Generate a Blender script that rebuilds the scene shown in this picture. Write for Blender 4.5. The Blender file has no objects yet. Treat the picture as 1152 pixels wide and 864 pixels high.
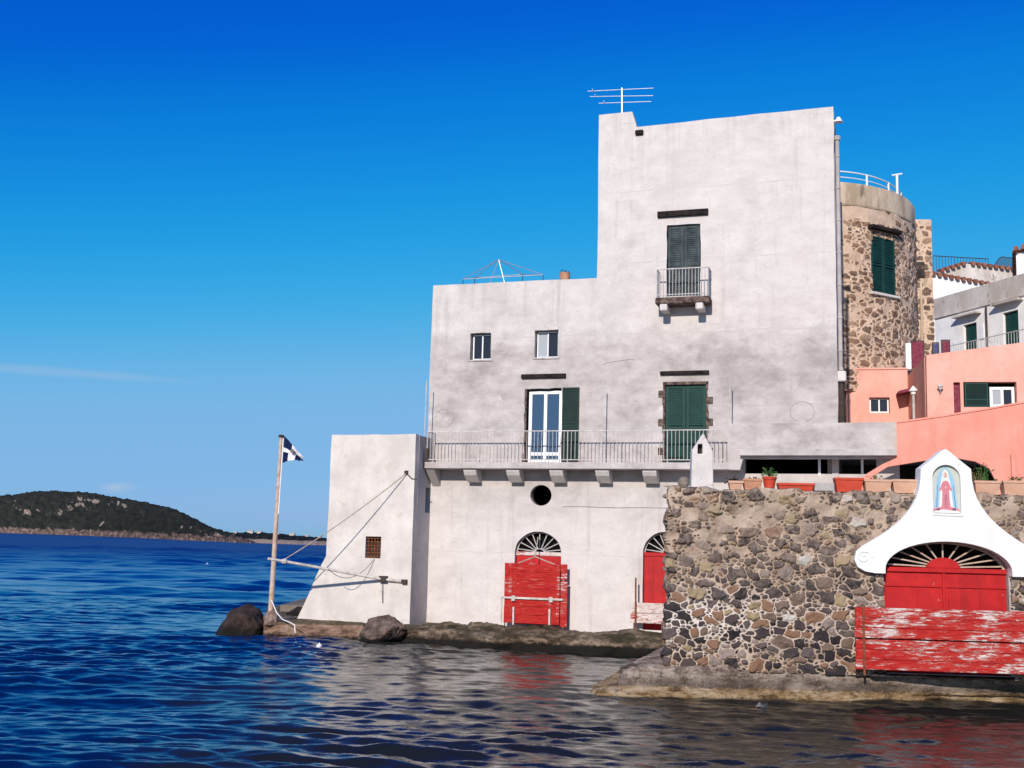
import bpy, bmesh, math, random
import numpy as np
from mathutils import Vector, Matrix, noise
from mathutils.geometry import tessellate_polygon

random.seed(7)
rng = np.random.default_rng(11)
SC = bpy.context.scene
COL = SC.collection
rad = math.radians
PI = math.pi

# ------------------------------------------------------------------ camera
FOC, CX, CY, CAMH = 1280.0, 576.0, 432.0, 3.1
PITCH = math.atan(179.5 / FOC)
ROLL = 0.025
_r0 = Vector((1, 0, 0)); _u0 = Vector((0, -math.sin(PITCH), math.cos(PITCH)))
FWD = Vector((0, math.cos(PITCH), math.sin(PITCH)))
CAX = _r0 * math.cos(ROLL) + _u0 * math.sin(ROLL)
CAY = -_r0 * math.sin(ROLL) + _u0 * math.cos(ROLL)
CAM = Vector((0, 0, CAMH))


def ray(px, py):
    return FWD + CAX * ((px - CX) / FOC) + CAY * ((CY - py) / FOC)


def at_z(px, py, z=0.0):
    d = ray(px, py); t = (z - CAMH) / d.z
    return CAM + d * t


def at_y(px, py, y):
    d = ray(px, py); return CAM + d * (y / d.y)


class Frame:
    """Local axes of a building: x along its front, y away from the viewer side, z up."""

    def __init__(s, ox, oy, yaw):
        s.o = Vector((ox, oy, 0)); s.yaw = rad(yaw)
        c, n = math.cos(s.yaw), math.sin(s.yaw)
        s.u = Vector((c, -n, 0)); s.b = Vector((n, c, 0))

    def w(s, u, y, z):
        return s.o + s.u * u + s.b * y + Vector((0, 0, z))

    def loc(s, p):
        q = Vector(p) - s.o
        return (q.dot(s.u), q.dot(s.b), q.z)

    def P(s, px, py, y=0.0):
        d = ray(px, py)
        t = (y + (s.o - CAM).dot(s.b)) / d.dot(s.b)
        q = CAM + d * t
        return ((q - s.o).dot(s.u), q.z)

    def R(s, x0, y0, x1, y1, y=0.0):
        xm, ym = (x0 + x1) / 2, (y0 + y1) / 2
        return (s.P(x0, ym, y)[0], s.P(x1, ym, y)[0], s.P(xm, y1, y)[1], s.P(xm, y0, y)[1])


F = Frame(24 / FOC * 36.8, 36.8, 18.0)           # the grey house
W = Frame((751 - CX) / FOC * 24.6, 24.6, 4.0)    # the rubble wall
PK = Frame((1042 - CX) / FOC * 36.5, 36.5, 12.0)  # the pink house
G = Frame(0, 0, 0)                               # the world

# ------------------------------------------------------------------ mesh builder


class MB:
    def __init__(s):
        s.v = []; s.f = []; s.mi = []; s.m = 0

    def add(s, vs, fs):
        k = len(s.v); s.v += [tuple(a) for a in vs]
        for f in fs:
            s.f.append(tuple(k + i for i in f)); s.mi.append(s.m)
        return s

    def box(s, x0, x1, y0, y1, z0, z1):
        vs = [(x, y, z) for z in (z0, z1) for y in (y0, y1) for x in (x0, x1)]
        return s.add(vs, [(0, 2, 3, 1), (4, 5, 7, 6), (0, 1, 5, 4), (2, 6, 7, 3), (0, 4, 6, 2), (1, 3, 7, 5)])

    def tube(s, pts, r, n=8, r2=None):
        pts = [Vector(p) for p in pts]; N = len(pts); rings = []
        up = Vector((0.123, 0.377, 0.917))
        for i, p in enumerate(pts):
            t = (pts[min(i + 1, N - 1)] - pts[max(i - 1, 0)]).normalized()
            a = t.cross(up)
            if a.length < 1e-3: a = t.cross(Vector((1, 0, 0)))
            a.normalize(); b = t.cross(a)
            rr = r if r2 is None else r + (r2 - r) * i / (N - 1)
            rings.append([p + (a * math.cos(2 * PI * k / n) + b * math.sin(2 * PI * k / n)) * rr for k in range(n)])
        vs = [v for ring in rings for v in ring]; fs = []
        for i in range(N - 1):
            for k in range(n):
                k2 = (k + 1) % n
                fs.append((i * n + k, i * n + k2, (i + 1) * n + k2, (i + 1) * n + k))
        fs.append(tuple(range(n - 1, -1, -1))); fs.append(tuple((N - 1) * n + k for k in range(n)))
        return s.add(vs, fs)

    def lathe(s, prof, c=(0, 0, 0), n=20, a0=0, a1=2 * PI):
        closed = abs(a1 - a0 - 2 * PI) < 1e-6
        m = n if closed else n + 1
        vs = []; fs = []
        for k in range(m):
            a = a0 + (a1 - a0) * k / n
            for (r, z) in prof:
                vs.append((c[0] + r * math.cos(a), c[1] + r * math.sin(a), c[2] + z))
        L = len(prof)
        for k in range(n):
            k2 = (k + 1) % m
            for i in range(L - 1):
                fs.append((k * L + i, k2 * L + i, k2 * L + i + 1, k * L + i + 1))
        return s.add(vs, fs)

    def panel(s, outl, holes=(), y0=0.0, t=0.3, rv=None):
        """Upright slab in the x/z plane from y0 to y0+t with openings cut through it."""
        loops = [list(outl)] + [list(h) for h in holes]
        tri = tessellate_polygon([[Vector((a, b, 0)) for a, b in l] for l in loops])
        flat = [p for l in loops for p in l]; n = len(flat)
        vs = [(a, y0, b) for a, b in flat] + [(a, y0 + t, b) for a, b in flat]
        fs = []
        for T in tri:
            p = [Vector((flat[i][0], flat[i][1])) for i in T]
            cr = (p[1] - p[0]).cross(p[2] - p[0])
            if abs(cr) < 1e-9: continue
            q = tuple(T) if cr > 0 else tuple(reversed(T))
            fs.append(q); fs.append(tuple(n + i for i in reversed(q)))
        k = 0
        for l in loops:
            for i in range(len(l)):
                j = (i + 1) % len(l); fs.append((k + i, k + j, n + k + j, n + k + i))
            k += len(l)
        return s.add(vs, fs)

    def flat(s, outl, y):
        tri = tessellate_polygon([[Vector((a, b, 0)) for a, b in outl]])
        return s.add([(a, y, b) for a, b in outl], [tuple(T) for T in tri])

    def xform(s, fn, start=0):
        s.v[start:] = [tuple(fn(*p)) for p in s.v[start:]]
        return s


def rough(outl, step=0.4, amp=0.012):
    out = []
    for i in range(len(outl)):
        a, b = outl[i], outl[(i + 1) % len(outl)]
        n = max(1, int(math.hypot(b[0] - a[0], b[1] - a[1]) / step))
        for k in range(n):
            t = k / n
            j = (random.uniform(-amp, amp), random.uniform(-amp, amp))
            out.append((a[0] + (b[0] - a[0]) * t + j[0], a[1] + (b[1] - a[1]) * t + j[1]))
    return out


def rect(u0, u1, z0, z1):
    return [(u0, z0), (u1, z0), (u1, z1), (u0, z1)]


def arch(u0, u1, z0, zs, zt, n=18):
    """opening with an elliptical head: springs at zs, crown at zt"""
    c = (u0 + u1) / 2; r = (u1 - u0) / 2
    pts = [(u0, z0), (u1, z0)]
    for k in range(n + 1):
        a = PI * k / n
        pts.append((c + r * math.cos(a), zs + (zt - zs) * math.sin(a)))
    return pts


class T:
    """a top-level thing: an Empty at its base carrying the label"""


def thing(name, label, cat, fr=G, base=(0, 0, 0), group=None, kind=None):
    o = bpy.data.objects.new(name, None); COL.objects.link(o)
    o.empty_display_size = 0.2
    o.location = fr.w(*base); o.rotation_euler = (0, 0, -fr.yaw)
    o['label'] = label; o['category'] = cat
    if group: o['group'] = group
    if kind: o['kind'] = kind
    BASE[o.name] = base
    return o


BASE = {}


def root_base(o):
    while o.parent: o = o.parent
    return BASE.get(o.name, (0, 0, 0))


def mesh(name, mb, mats, base, smooth=False, bevel=0.0, weld=False):
    me = bpy.data.meshes.new(name)
    vs = [(a - base[0], b - base[1], c - base[2]) for a, b, c in mb.v]
    me.from_pydata(vs, [], mb.f)
    if not isinstance(mats, (list, tuple)): mats = [mats]
    for m in mats: me.materials.append(m)
    me.polygons.foreach_set('material_index', mb.mi)
    bm = bmesh.new(); bm.from_mesh(me)
    if weld: bmesh.ops.remove_doubles(bm, verts=bm.verts, dist=1e-4)
    if not getattr(mb, 'open', False):
        bmesh.ops.recalc_face_normals(bm, faces=bm.faces)
    if bevel:
        ed = [e for e in bm.edges if len(e.link_faces) == 2 and e.calc_face_angle(0) > 0.6]
        bmesh.ops.bevel(bm, geom=ed, offset=bevel, segments=1, affect='EDGES', clamp_overlap=True)
    bm.to_mesh(me); bm.free()
    if smooth:
        me.polygons.foreach_set('use_smooth', [True] * len(me.polygons))
        if smooth != 'all': me.set_sharp_from_angle(angle=rad(35))
    return me


def part(name, mb, mats, parent, smooth=False, bevel=0.0, label=None, weld=False):
    o = bpy.data.objects.new(name, mesh(name, mb, mats, root_base(parent), smooth, bevel, weld))
    COL.objects.link(o); o.parent = parent
    if label: o['label'] = label
    return o


def single(name, mb, mats, label, cat, fr=G, base=(0, 0, 0), group=None, kind=None, smooth=False, bevel=0.0):
    o = bpy.data.objects.new(name, mesh(name, mb, mats, base, smooth, bevel))
    COL.objects.link(o)
    o.location = fr.w(*base); o.rotation_euler = (0, 0, -fr.yaw)
    BASE[o.name] = base
    if kind: o['kind'] = kind
    if label: o['label'] = label
    if cat: o['category'] = cat
    if group: o['group'] = group
    return o


# ------------------------------------------------------------------ materials
class NT:
    def __init__(s, name):
        s.mat = bpy.data.materials.new(name); s.mat.use_nodes = True
        s.t = s.mat.node_tree; s.n = s.t.nodes; s.l = s.t.links
        s.bsdf = s.n['Principled BSDF']; s.out = s.n['Material Output']
        s._co = None

    def node(s, typ, **kw):
        n = s.n.new(typ)
        for k, v in kw.items():
            if k.startswith('i_'): n.inputs[k[2:].replace('_', ' ')].default_value = v
            else: setattr(n, k, v)
        return n

    def link(s, a, b): s.l.new(a, b)

    def co(s):
        if s._co is None: s._co = s.node('ShaderNodeTexCoord').outputs['Object']
        return s._co

    def scaled(s, sc, off=(0, 0, 0)):
        m = s.node('ShaderNodeMapping'); m.inputs['Scale'].default_value = sc; m.inputs['Location'].default_value = off
        s.link(s.co(), m.inputs['Vector']); return m.outputs[0]

    def noise(s, scale, detail=5, roughness=0.6, vec=None, dist=0.0):
        n = s.node('ShaderNodeTexNoise'); n.inputs['Scale'].default_value = scale
        n.inputs['Detail'].default_value = detail; n.inputs['Roughness'].default_value = roughness
        n.inputs['Distortion'].default_value = dist
        s.link(vec if vec is not None else s.co(), n.inputs['Vector']); return n.outputs['Fac']

    def ramp(s, fac, stops, interp='LINEAR'):
        r = s.node('ShaderNodeValToRGB'); r.color_ramp.interpolation = interp
        el = r.color_ramp.elements
        while len(el) < len(stops): el.new(0.5)
        for e, (p, c) in zip(el, stops):
            e.position = p
            e.color = (c, c, c, 1) if isinstance(c, (int, float)) else (*c, 1)
        s.link(fac, r.inputs[0]); return r.outputs[0]

    def math(s, op, a, b=None, clamp=False):
        m = s.node('ShaderNodeMath', operation=op); m.use_clamp = clamp
        for i, x in enumerate((a, b)):
            if x is None: continue
            if isinstance(x, (int, float)): m.inputs[i].default_value = x
            else: s.link(x, m.inputs[i])
        return m.outputs[0]

    def mix(s, fac, a, b, blend='MIX'):
        m = s.node('ShaderNodeMix', data_type='RGBA', blend_type=blend)
        for sock, x in ((m.inputs['Factor'], fac), (m.inputs['A'], a), (m.inputs['B'], b)):
            if isinstance(x, (int, float)):
                sock.default_value = x if sock.type == 'VALUE' else (x, x, x, 1)
            elif isinstance(x, tuple): sock.default_value = (*x, 1)
            else: s.link(x, sock)
        return m.outputs['Result']

    def attr(s, name):
        a = s.node('ShaderNodeAttribute'); a.attribute_name = name; return a.outputs['Fac']

    def sep(s):
        x = s.node('ShaderNodeSeparateXYZ'); s.link(s.co(), x.inputs[0]); return x.outputs

    def bump(s, h, strength=0.3, dist=0.02):
        b = s.node('ShaderNodeBump'); b.inputs['Strength'].default_value = strength; b.inputs['Distance'].default_value = dist
        s.link(h, b.inputs['Height']); s.link(b.outputs[0], s.bsdf.inputs['Normal'])

    def color(s, c):
        if isinstance(c, tuple): s.bsdf.inputs['Base Color'].default_value = (*c, 1)
        else: s.link(c, s.bsdf.inputs['Base Color'])

    def fin(s, rough=0.8, spec=0.3, metal=0.0):
        s.bsdf.inputs['Roughness'].default_value = rough
        s.bsdf.inputs['Specular IOR Level'].default_value = spec
        s.bsdf.inputs['Metallic'].default_value = metal
        return s.mat


def weathered(name, a, b, scale=1.5, rough=0.8, bump=0.25, bscale=30, spec=0.3, stops=(0.4, 0.65), c=None, metal=0.0, stretch=(1, 1, 1), bdist=0.01, streak=0.0, chips=None):
    m = NT(name); v = m.scaled(stretch)
    col = m.ramp(m.noise(scale, 6, 0.65, v), [(stops[0], a), (stops[1], b)])
    if c is not None:
        col = m.mix(m.ramp(m.noise(scale * 3.1, 8, 0.7, v, 0.4), [(0.57, 0.0), (0.68, 1.0)]), col, c)
    if streak:
        st = m.noise(1.0, 7, 0.72, m.scaled((1.9, 1.9, 0.35)), 0.3)
        col = m.mix(m.math('MULTIPLY', m.ramp(st, [(0.5, 0.0), (0.68, 1.0)]), streak), col, tuple(t * 0.5 for t in a))
        col = m.mix(m.math('MULTIPLY', m.ramp(m.noise(0.9, 8, 0.7), [(0.5, 0.0), (0.62, 1.0)]), streak * 0.6), col, tuple(t * 0.72 for t in a))
    if chips is not None:
        col = m.mix(m.ramp(m.noise(5.5, 7, 0.7), [(0.665, 0.0), (0.68, 1.0)]), col, chips)
    m.color(col); m.bump(m.noise(bscale, 6, 0.7, v), bump, bdist)
    return m.fin(rough, spec, metal)


PLX = (F.P(673, 220)[0] - F.P(940, 280)[0]) / 2 + (F.P(673, 220)[0] - F.P(484, 410)[0]) / 2
_zb = F.P(600, 703)[1] - 0.15
PLL = (F.P(487, 322.5)[1] + F.P(671, 311.5)[1]) / 2 - _zb
PLT = (F.P(717, 140.5)[1] + F.P(934, 123)[1]) / 2 - _zb


def plaster_house():
    m = NT('weathered_plaster'); x, y, z = m.sep()
    big = m.noise(0.33, 7, 0.62, None, 0.5)
    mid = m.noise(1.3, 8, 0.68, m.scaled((1, 1, 1.6)))
    stk = m.noise(1.0, 6, 0.7, m.scaled((2.6, 2.6, 0.16)))
    fine = m.noise(7, 8, 0.75)
    # a band of older grey render between two pour lines, its edges wandering
    zz = m.math('ADD', z, m.math('MULTIPLY', m.math('SUBTRACT', mid, 0.5), 1.1))
    zz = m.math('DIVIDE', zz, 20.0)
    band = m.ramp(zz, [(3.0 / 20, 0.18), (5.2 / 20, 0.80), (8.8 / 20, 0.85), (9.8 / 20, 0.25), (16.0 / 20, 0.12)])
    light = m.mix(m.ramp(m.math('ADD', m.math('MULTIPLY', big, 0.55), m.math('MULTIPLY', mid, 0.45)), [(0.40, 0.0), (0.60, 1.0)]), (0.595, 0.54, 0.512), (0.69, 0.638, 0.607))
    grey = m.mix(m.ramp(mid, [(0.36, 0.0), (0.66, 1.0)]), (0.315, 0.275, 0.26), (0.455, 0.405, 0.382))
    f = m.math('MULTIPLY', m.ramp(mid, [(0.3, 1.0), (0.70, 0.62)]), band)
    col = m.mix(m.math('ADD', f, m.math('MULTIPLY', m.ramp(big, [(0.50, 0.0), (0.62, 0.35)]), 0.9), True), light, grey)
    col = m.mix(m.ramp(stk, [(0.56, 0.0), (0.72, 0.42)]), col, (0.33, 0.285, 0.26))
    vo = m.node('ShaderNodeTexVoronoi'); vo.feature = 'DISTANCE_TO_EDGE'; vo.inputs['Scale'].default_value = 0.55
    wv_ = m.node('ShaderNodeVectorMath'); wv_.operation = 'ADD'; nzc = m.node('ShaderNodeTexNoise'); nzc.inputs['Scale'].default_value = 1.7; nzc.inputs['Detail'].default_value = 6
    m.link(m.co(), nzc.inputs['Vector']); m.link(m.co(), wv_.inputs[0]); m.link(nzc.outputs['Color'], wv_.inputs[1]); m.link(wv_.outputs[0], vo.inputs['Vector'])
    ck = m.math('MULTIPLY', m.ramp(vo.outputs['Distance'], [(0.004, 1.0), (0.012, 0.0)]), m.ramp(mid, [(0.52, 0.0), (0.62, 0.22)]))
    col = m.mix(ck, col, (0.22, 0.185, 0.17))
    col = m.mix(m.ramp(m.noise(26, 5, 0.7), [(0.66, 0.0), (0.74, 0.5)]), col, (0.30, 0.26, 0.235))
    col = m.mix(m.ramp(fine, [(0.56, 0.0), (0.70, 0.42)]), col, (0.36, 0.32, 0.305))
    col = m.mix(m.ramp(m.noise(3.3, 9, 0.78, m.scaled((1, 1, 1), (5, 9, 2)), 0.6), [(0.58, 0.0), (0.62, 0.22)]), col, (0.36, 0.32, 0.305))
    col = m.mix(m.ramp(m.noise(0.9, 9, 0.7, m.scaled((1, 1, 1), (9, 3, 4))), [(0.64, 0.0), (0.70, 0.55)]), col, (0.76, 0.72, 0.69))
    # soot washed down from the two parapets
    m_st = m.node('ShaderNodeMath', operation='GREATER_THAN'); m.link(x, m_st.inputs[0]); m_st.inputs[1].default_value = PLX
    topz = m.math('ADD', m.math('MULTIPLY', m_st.outputs[0], PLT - PLL), PLL)
    dz_ = m.math('SUBTRACT', topz, z)
    run = m.noise(1.0, 7, 0.75, m.scaled((2.2, 2.2, 0.14), (3, 1, 0)))
    wash = m.math('MULTIPLY', m.ramp(m.math('DIVIDE', dz_, 4.0), [(0.0, 0.9), (0.10, 0.55), (0.9, 0.0)]), m.ramp(run, [(0.50, 0.0), (0.68, 0.45)]))
    col = m.mix(wash, col, (0.30, 0.262, 0.245))
    # pour lines
    ln = m.math('FRACT', m.math('DIVIDE', m.math('ADD', z, m.math('MULTIPLY', m.math('SUBTRACT', big, 0.5), 0.35)), 2.35))
    ln = m.math('MULTIPLY', m.ramp(ln, [(0.0, 0.6), (0.018, 0.0)]), m.ramp(mid, [(0.45, 0.0), (0.6, 1.0)]))
    col = m.mix(ln, col, (0.30, 0.26, 0.25))
    m.color(col)
    h = m.math('ADD', m.math('MULTIPLY', fine, 0.5), m.math('MULTIPLY', mid, 1.6))
    m.bump(h, 0.5, 0.03)
    return m.fin(0.9, 0.15)


M = {}
M['plaster'] = plaster_house()
M['limewash'] = weathered('limewash', (0.54, 0.49, 0.45), (0.69, 0.635, 0.585), 0.8, 0.9, 0.45, 9, 0.15, c=(0.52, 0.46, 0.40), bdist=0.02, streak=0.14, chips=(0.36, 0.31, 0.28))
M['white_wall'] = weathered('white_wall', (0.78, 0.75, 0.71), (0.87, 0.85, 0.82), 1.1, 0.85, 0.3, 14, 0.2, c=(0.58, 0.54, 0.50), bdist=0.015, streak=0.2)
M['shrine_white'] = weathered('shrine_white', (0.76, 0.74, 0.72), (0.84, 0.83, 0.82), 1.8, 0.8, 0.35, 12, 0.2, streak=0.18, chips=(0.34, 0.29, 0.26), bdist=0.02)
M['parapet_stain'] = weathered('stained_parapet', (0.45, 0.39, 0.34), (0.62, 0.57, 0.52), 1.2, 0.9, 0.4, 12, 0.1, c=(0.18, 0.15, 0.13), stretch=(1, 1, 0.45))
M['concrete'] = weathered('concrete', (0.36, 0.33, 0.31), (0.52, 0.48, 0.45), 1.4, 0.9, 0.4, 16, 0.15, c=(0.30, 0.26, 0.24), bdist=0.02)
M['pink_pale'] = weathered('pale_salmon_paint', (0.75, 0.35, 0.27), (0.81, 0.42, 0.335), 0.7, 0.85, 0.25, 10, 0.15, streak=0.35, c=(0.66, 0.30, 0.24), bdist=0.015)
M['chimney'] = weathered('grey_chimney_render', (0.55, 0.50, 0.47), (0.68, 0.63, 0.60), 1.8, 0.9, 0.4, 14, 0.15, c=(0.34, 0.30, 0.28))
M['black'] = weathered('unlit_black', (0.006, 0.005, 0.005), (0.010, 0.009, 0.008), 2, 0.95, 0.1, 10, 0.05)  # darkness of unlit rooms painted as near-black
M['pink'] = weathered('salmon_paint', (0.70, 0.262, 0.195), (0.77, 0.315, 0.24), 0.7, 0.85, 0.25, 10, 0.15, streak=0.3, c=(0.66, 0.26, 0.18), bdist=0.015)
M['red'] = weathered('red_paint', (0.40, 0.006, 0.008), (0.50, 0.012, 0.012), 3, 0.6, 0.3, 25, 0.3, c=(0.34, 0.010, 0.012), streak=0.4, chips=(0.42, 0.16, 0.14))
M['green'] = weathered('green_paint', (0.005, 0.036, 0.030), (0.010, 0.052, 0.043), 3, 0.6, 0.2, 25, 0.25)
M['green_dark'] = weathered('dark_green_paint', (0.004, 0.020, 0.017), (0.008, 0.030, 0.025), 3, 0.6, 0.2, 25, 0.25)
M['greygreen'] = weathered('faded_grey_green_paint', (0.022, 0.034, 0.038), (0.06, 0.08, 0.085), 5, 0.65, 0.2, 25, 0.25)
M['frame_white'] = weathered('white_frame_paint', (0.74, 0.74, 0.74), (0.82, 0.82, 0.82), 4, 0.5, 0.1, 20, 0.3)
M['frame_brown'] = weathered('brown_frame_paint', (0.07, 0.045, 0.035), (0.12, 0.08, 0.06), 4, 0.6, 0.1, 20, 0.3)
M['iron_pale'] = weathered('pale_painted_iron', (0.42, 0.39, 0.37), (0.58, 0.55, 0.52), 6, 0.6, 0.2, 40, 0.3, c=(0.22, 0.12, 0.08))
M['iron_dark'] = weathered('dark_iron', (0.03, 0.022, 0.02), (0.07, 0.045, 0.035), 8, 0.7, 0.3, 40, 0.3)
M['rust'] = weathered('rusty_iron', (0.14, 0.045, 0.022), (0.24, 0.09, 0.04), 10, 0.85, 0.4, 50, 0.2)
M['steel'] = weathered('weathered_aluminium', (0.5, 0.5, 0.52), (0.62, 0.62, 0.64), 8, 0.4, 0.1, 40, 0.5, metal=0.7)
M['pole_paint'] = weathered('peeling_pole_paint', (0.44, 0.31, 0.23), (0.57, 0.45, 0.37), 3, 0.7, 0.3, 30, 0.25, c=(0.20, 0.09, 0.06))
M['boom_wood'] = weathered('sun_bleached_boom_paint', (0.42, 0.38, 0.34), (0.62, 0.57, 0.52), 4, 0.8, 0.3, 30, 0.2, c=(0.14, 0.09, 0.07))
M['rope'] = weathered('old_rope', (0.30, 0.25, 0.20), (0.45, 0.39, 0.32), 12, 0.9, 0.4, 60, 0.1)
M['rope_dark'] = weathered('dark_rope', (0.10, 0.085, 0.075), (0.18, 0.15, 0.13), 12, 0.9, 0.4, 60, 0.1)
M['dark_room'] = weathered('unlit_dark_wall', (0.035, 0.03, 0.027), (0.07, 0.06, 0.053), 2, 0.95, 0.2, 10, 0.1)  # shade inside rooms and recesses put into a dark colour
M['ledge_wood_and_shade'] = weathered('dark_timber_and_shade', (0.012, 0.010, 0.010), (0.035, 0.026, 0.024), 4, 0.9, 0.4, 30, 0.1)  # ledge timber, and the painted shade over the tower window
M['broken_masonry'] = weathered('broken_masonry', (0.05, 0.032, 0.028), (0.22, 0.16, 0.13), 7, 0.95, 0.9, 12, 0.1, bdist=0.04)
M['terracotta'] = weathered('terracotta', (0.42, 0.20, 0.12), (0.52, 0.28, 0.18), 4, 0.9, 0.3, 25, 0.1, c=(0.52, 0.36, 0.27))
M['pale_terracotta'] = weathered('pale_terracotta', (0.52, 0.30, 0.20), (0.60, 0.38, 0.28), 3, 0.9, 0.35, 20, 0.1, c=(0.56, 0.44, 0.36))
M['orange_pot'] = weathered('orange_plastic', (0.46, 0.048, 0.022), (0.54, 0.07, 0.034), 3, 0.6, 0.1, 20, 0.3)
M['soil'] = weathered('soil', (0.03, 0.02, 0.014), (0.07, 0.05, 0.035), 12, 1, 0.6, 40, 0.05)
M['leaf'] = weathered('leaf_green', (0.03, 0.09, 0.02), (0.07, 0.16, 0.03), 9, 0.6, 0.1, 20, 0.3)
M['dry_leaf'] = weathered('dry_plant', (0.12, 0.10, 0.04), (0.24, 0.19, 0.09), 9, 0.8, 0.1, 20, 0.1)
M['tile_roof'] = weathered('clay_roof_tile', (0.20, 0.075, 0.05), (0.34, 0.15, 0.10), 4, 0.9, 0.4, 20, 0.1, c=(0.10, 0.05, 0.04))
M['navy'] = weathered('navy_cloth', (0.008, 0.012, 0.045), (0.014, 0.02, 0.07), 6, 0.9, 0.2, 60, 0.1)
M['cloth_white'] = weathered('white_cloth', (0.66, 0.64, 0.66), (0.76, 0.75, 0.77), 6, 0.9, 0.2, 60, 0.1)
M['emblem'] = weathered('emblem_print', (0.16, 0.08, 0.10), (0.20, 0.22, 0.16), 30, 0.9, 0.1, 60, 0.1)
M['buoy_white'] = weathered('buoy_plastic', (0.74, 0.73, 0.71), (0.82, 0.82, 0.80), 6, 0.4, 0.1, 20, 0.4)
M['ac_maroon'] = weathered('maroon_screen_cloth', (0.16, 0.03, 0.05), (0.24, 0.06, 0.09), 8, 0.9, 0.3, 40, 0.1)
M['screen_blue'] = weathered('blue_screen_cloth', (0.06, 0.07, 0.14), (0.10, 0.11, 0.20), 8, 0.9, 0.3, 40, 0.1)


def flatmat(name, c, rough=0.5, spec=0.4):
    return weathered(name, tuple(x * 0.88 for x in c), c, 14, rough, 0.08, 60, spec)


M['t_bg'] = flatmat('tile_pale_ground', (0.50, 0.52, 0.46))
M['t_blue'] = flatmat('tile_blue_mantle', (0.28, 0.50, 0.66))
M['t_white'] = flatmat('tile_white_veil', (0.74, 0.74, 0.72))
M['t_pink'] = flatmat('tile_rose_robe', (0.62, 0.20, 0.24))
M['t_skin'] = flatmat('tile_flesh', (0.60, 0.40, 0.30))
M['t_gold'] = flatmat('tile_gold', (0.60, 0.52, 0.26))
M['t_dark'] = flatmat('tile_outline', (0.10, 0.07, 0.10))


def glass(name, c, r=0.04):
    m = NT(name); m.color(c)
    m.bump(m.noise(1.6, 2, 0.5), 0.04, 0.05)
    return m.fin(r, 0.6)


M['glass_blue'] = glass('sky_glass', (0.035, 0.075, 0.14))  # blue of the reflected sky put into the base colour
M['glass_dark'] = glass('dark_glass', (0.018, 0.018, 0.024), 0.08)
M['glass_grey'] = glass('curtained_glass', (0.36, 0.38, 0.40), 0.12)


def peeling(name, white_amt):
    m = NT(name)
    v = m.scaled((1.0, 1.0, 6.5))
    n1 = m.noise(3.0, 13, 0.80, v, 0.25)
    n2 = m.noise(0.7, 4, 0.55, m.scaled((1, 1, 2.5)))
    gr = m.noise(3.0, 8, 0.75, m.scaled((0.6, 1, 26)))
    n = m.math('ADD', m.math('ADD', n1, m.math('MULTIPLY', m.math('SUBTRACT', n2, 0.5), 0.55)), m.math('MULTIPLY', m.math('SUBTRACT', gr, 0.5), 0.22))
    k = m.ramp(n, [(0.5 - white_amt, 0.0), (0.525 - white_amt, 1.0)])
    k2 = m.ramp(n, [(0.43 - white_amt, 0.0), (0.50 - white_amt, 0.55)])
    redc = m.ramp(m.noise(4, 8, 0.7, v), [(0.32, (0.24, 0.006, 0.007)), (0.5, (0.38, 0.014, 0.012)), (0.7, (0.46, 0.045, 0.032))])
    whc = m.ramp(m.noise(8, 8, 0.75, v), [(0.36, (0.30, 0.20, 0.17)), (0.5, (0.60, 0.50, 0.46)), (0.64, (0.78, 0.72, 0.69))])
    col = m.mix(k2, redc, (0.50, 0.12, 0.09))
    col = m.mix(k, col, whc)
    col = m.mix(m.ramp(gr, [(0.60, 0.0), (0.70, 0.65)]), col, (0.13, 0.05, 0.04))
    m.color(col); m.bump(m.math('SUBTRACT', m.math('ADD', m.noise(30, 5, 0.7, v), gr), m.math('MULTIPLY', k, 1.4)), 0.6, 0.006)
    return m.fin(0.8, 0.2)


M['peel_red'] = peeling('peeling_red_planks', -0.045)
M['peel_some'] = peeling('flaking_red_battens', -0.085)
M['peel_white'] = peeling('peeling_white_planks', 0.075)
M['peel_little'] = peeling('scuffed_red_planks', -0.135)


def rubble_mat(name, mortar_a, mortar_b, stones):
    m = NT(name)
    st = m.attr('stone'); tint = m.attr('tint'); wht = m.attr('white')
    sc = m.ramp(tint, stones, 'CONSTANT')
    sc = m.mix(m.ramp(m.noise(14, 8, 0.7), [(0.3, 0.0), (0.7, 0.75)]), sc, m.mix(0.5, sc, (0.02, 0.015, 0.015)))
    sc = m.mix(m.ramp(m.noise(5, 8, 0.75, None, 0.5), [(0.55, 0.0), (0.75, 0.5)]), sc, mortar_a)
    mc = m.ramp(m.noise(2.0, 9, 0.72), [(0.34, mortar_a), (0.64, mortar_b)])
    mc = m.mix(wht, mc, (0.64, 0.58, 0.545))
    mc = m.mix(m.ramp(m.noise(22, 7, 0.75), [(0.56, 0.0), (0.72, 0.55)]), mc, (0.10, 0.075, 0.06))
    k = m.ramp(m.math('ADD', st, m.math('MULTIPLY', m.math('SUBTRACT', m.noise(26, 6, 0.7), 0.5), 0.7)), [(0.35, 0.0), (0.6, 1.0)])
    smear = m.math('MULTIPLY', m.attr('smear'), m.ramp(m.noise(6.5, 9, 0.74, None, 0.6), [(0.40, 0.0), (0.58, 1.0)]))
    m.color(m.mix(m.math('MULTIPLY', k, m.math('SUBTRACT', 1.0, smear)), mc, sc))
    m.bump(m.math('ADD', m.noise(18, 8, 0.75), m.math('MULTIPLY', m.noise(60, 4, 0.7), 0.3)), 0.7, 0.025)
    return m.fin(0.92, 0.15)


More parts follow.
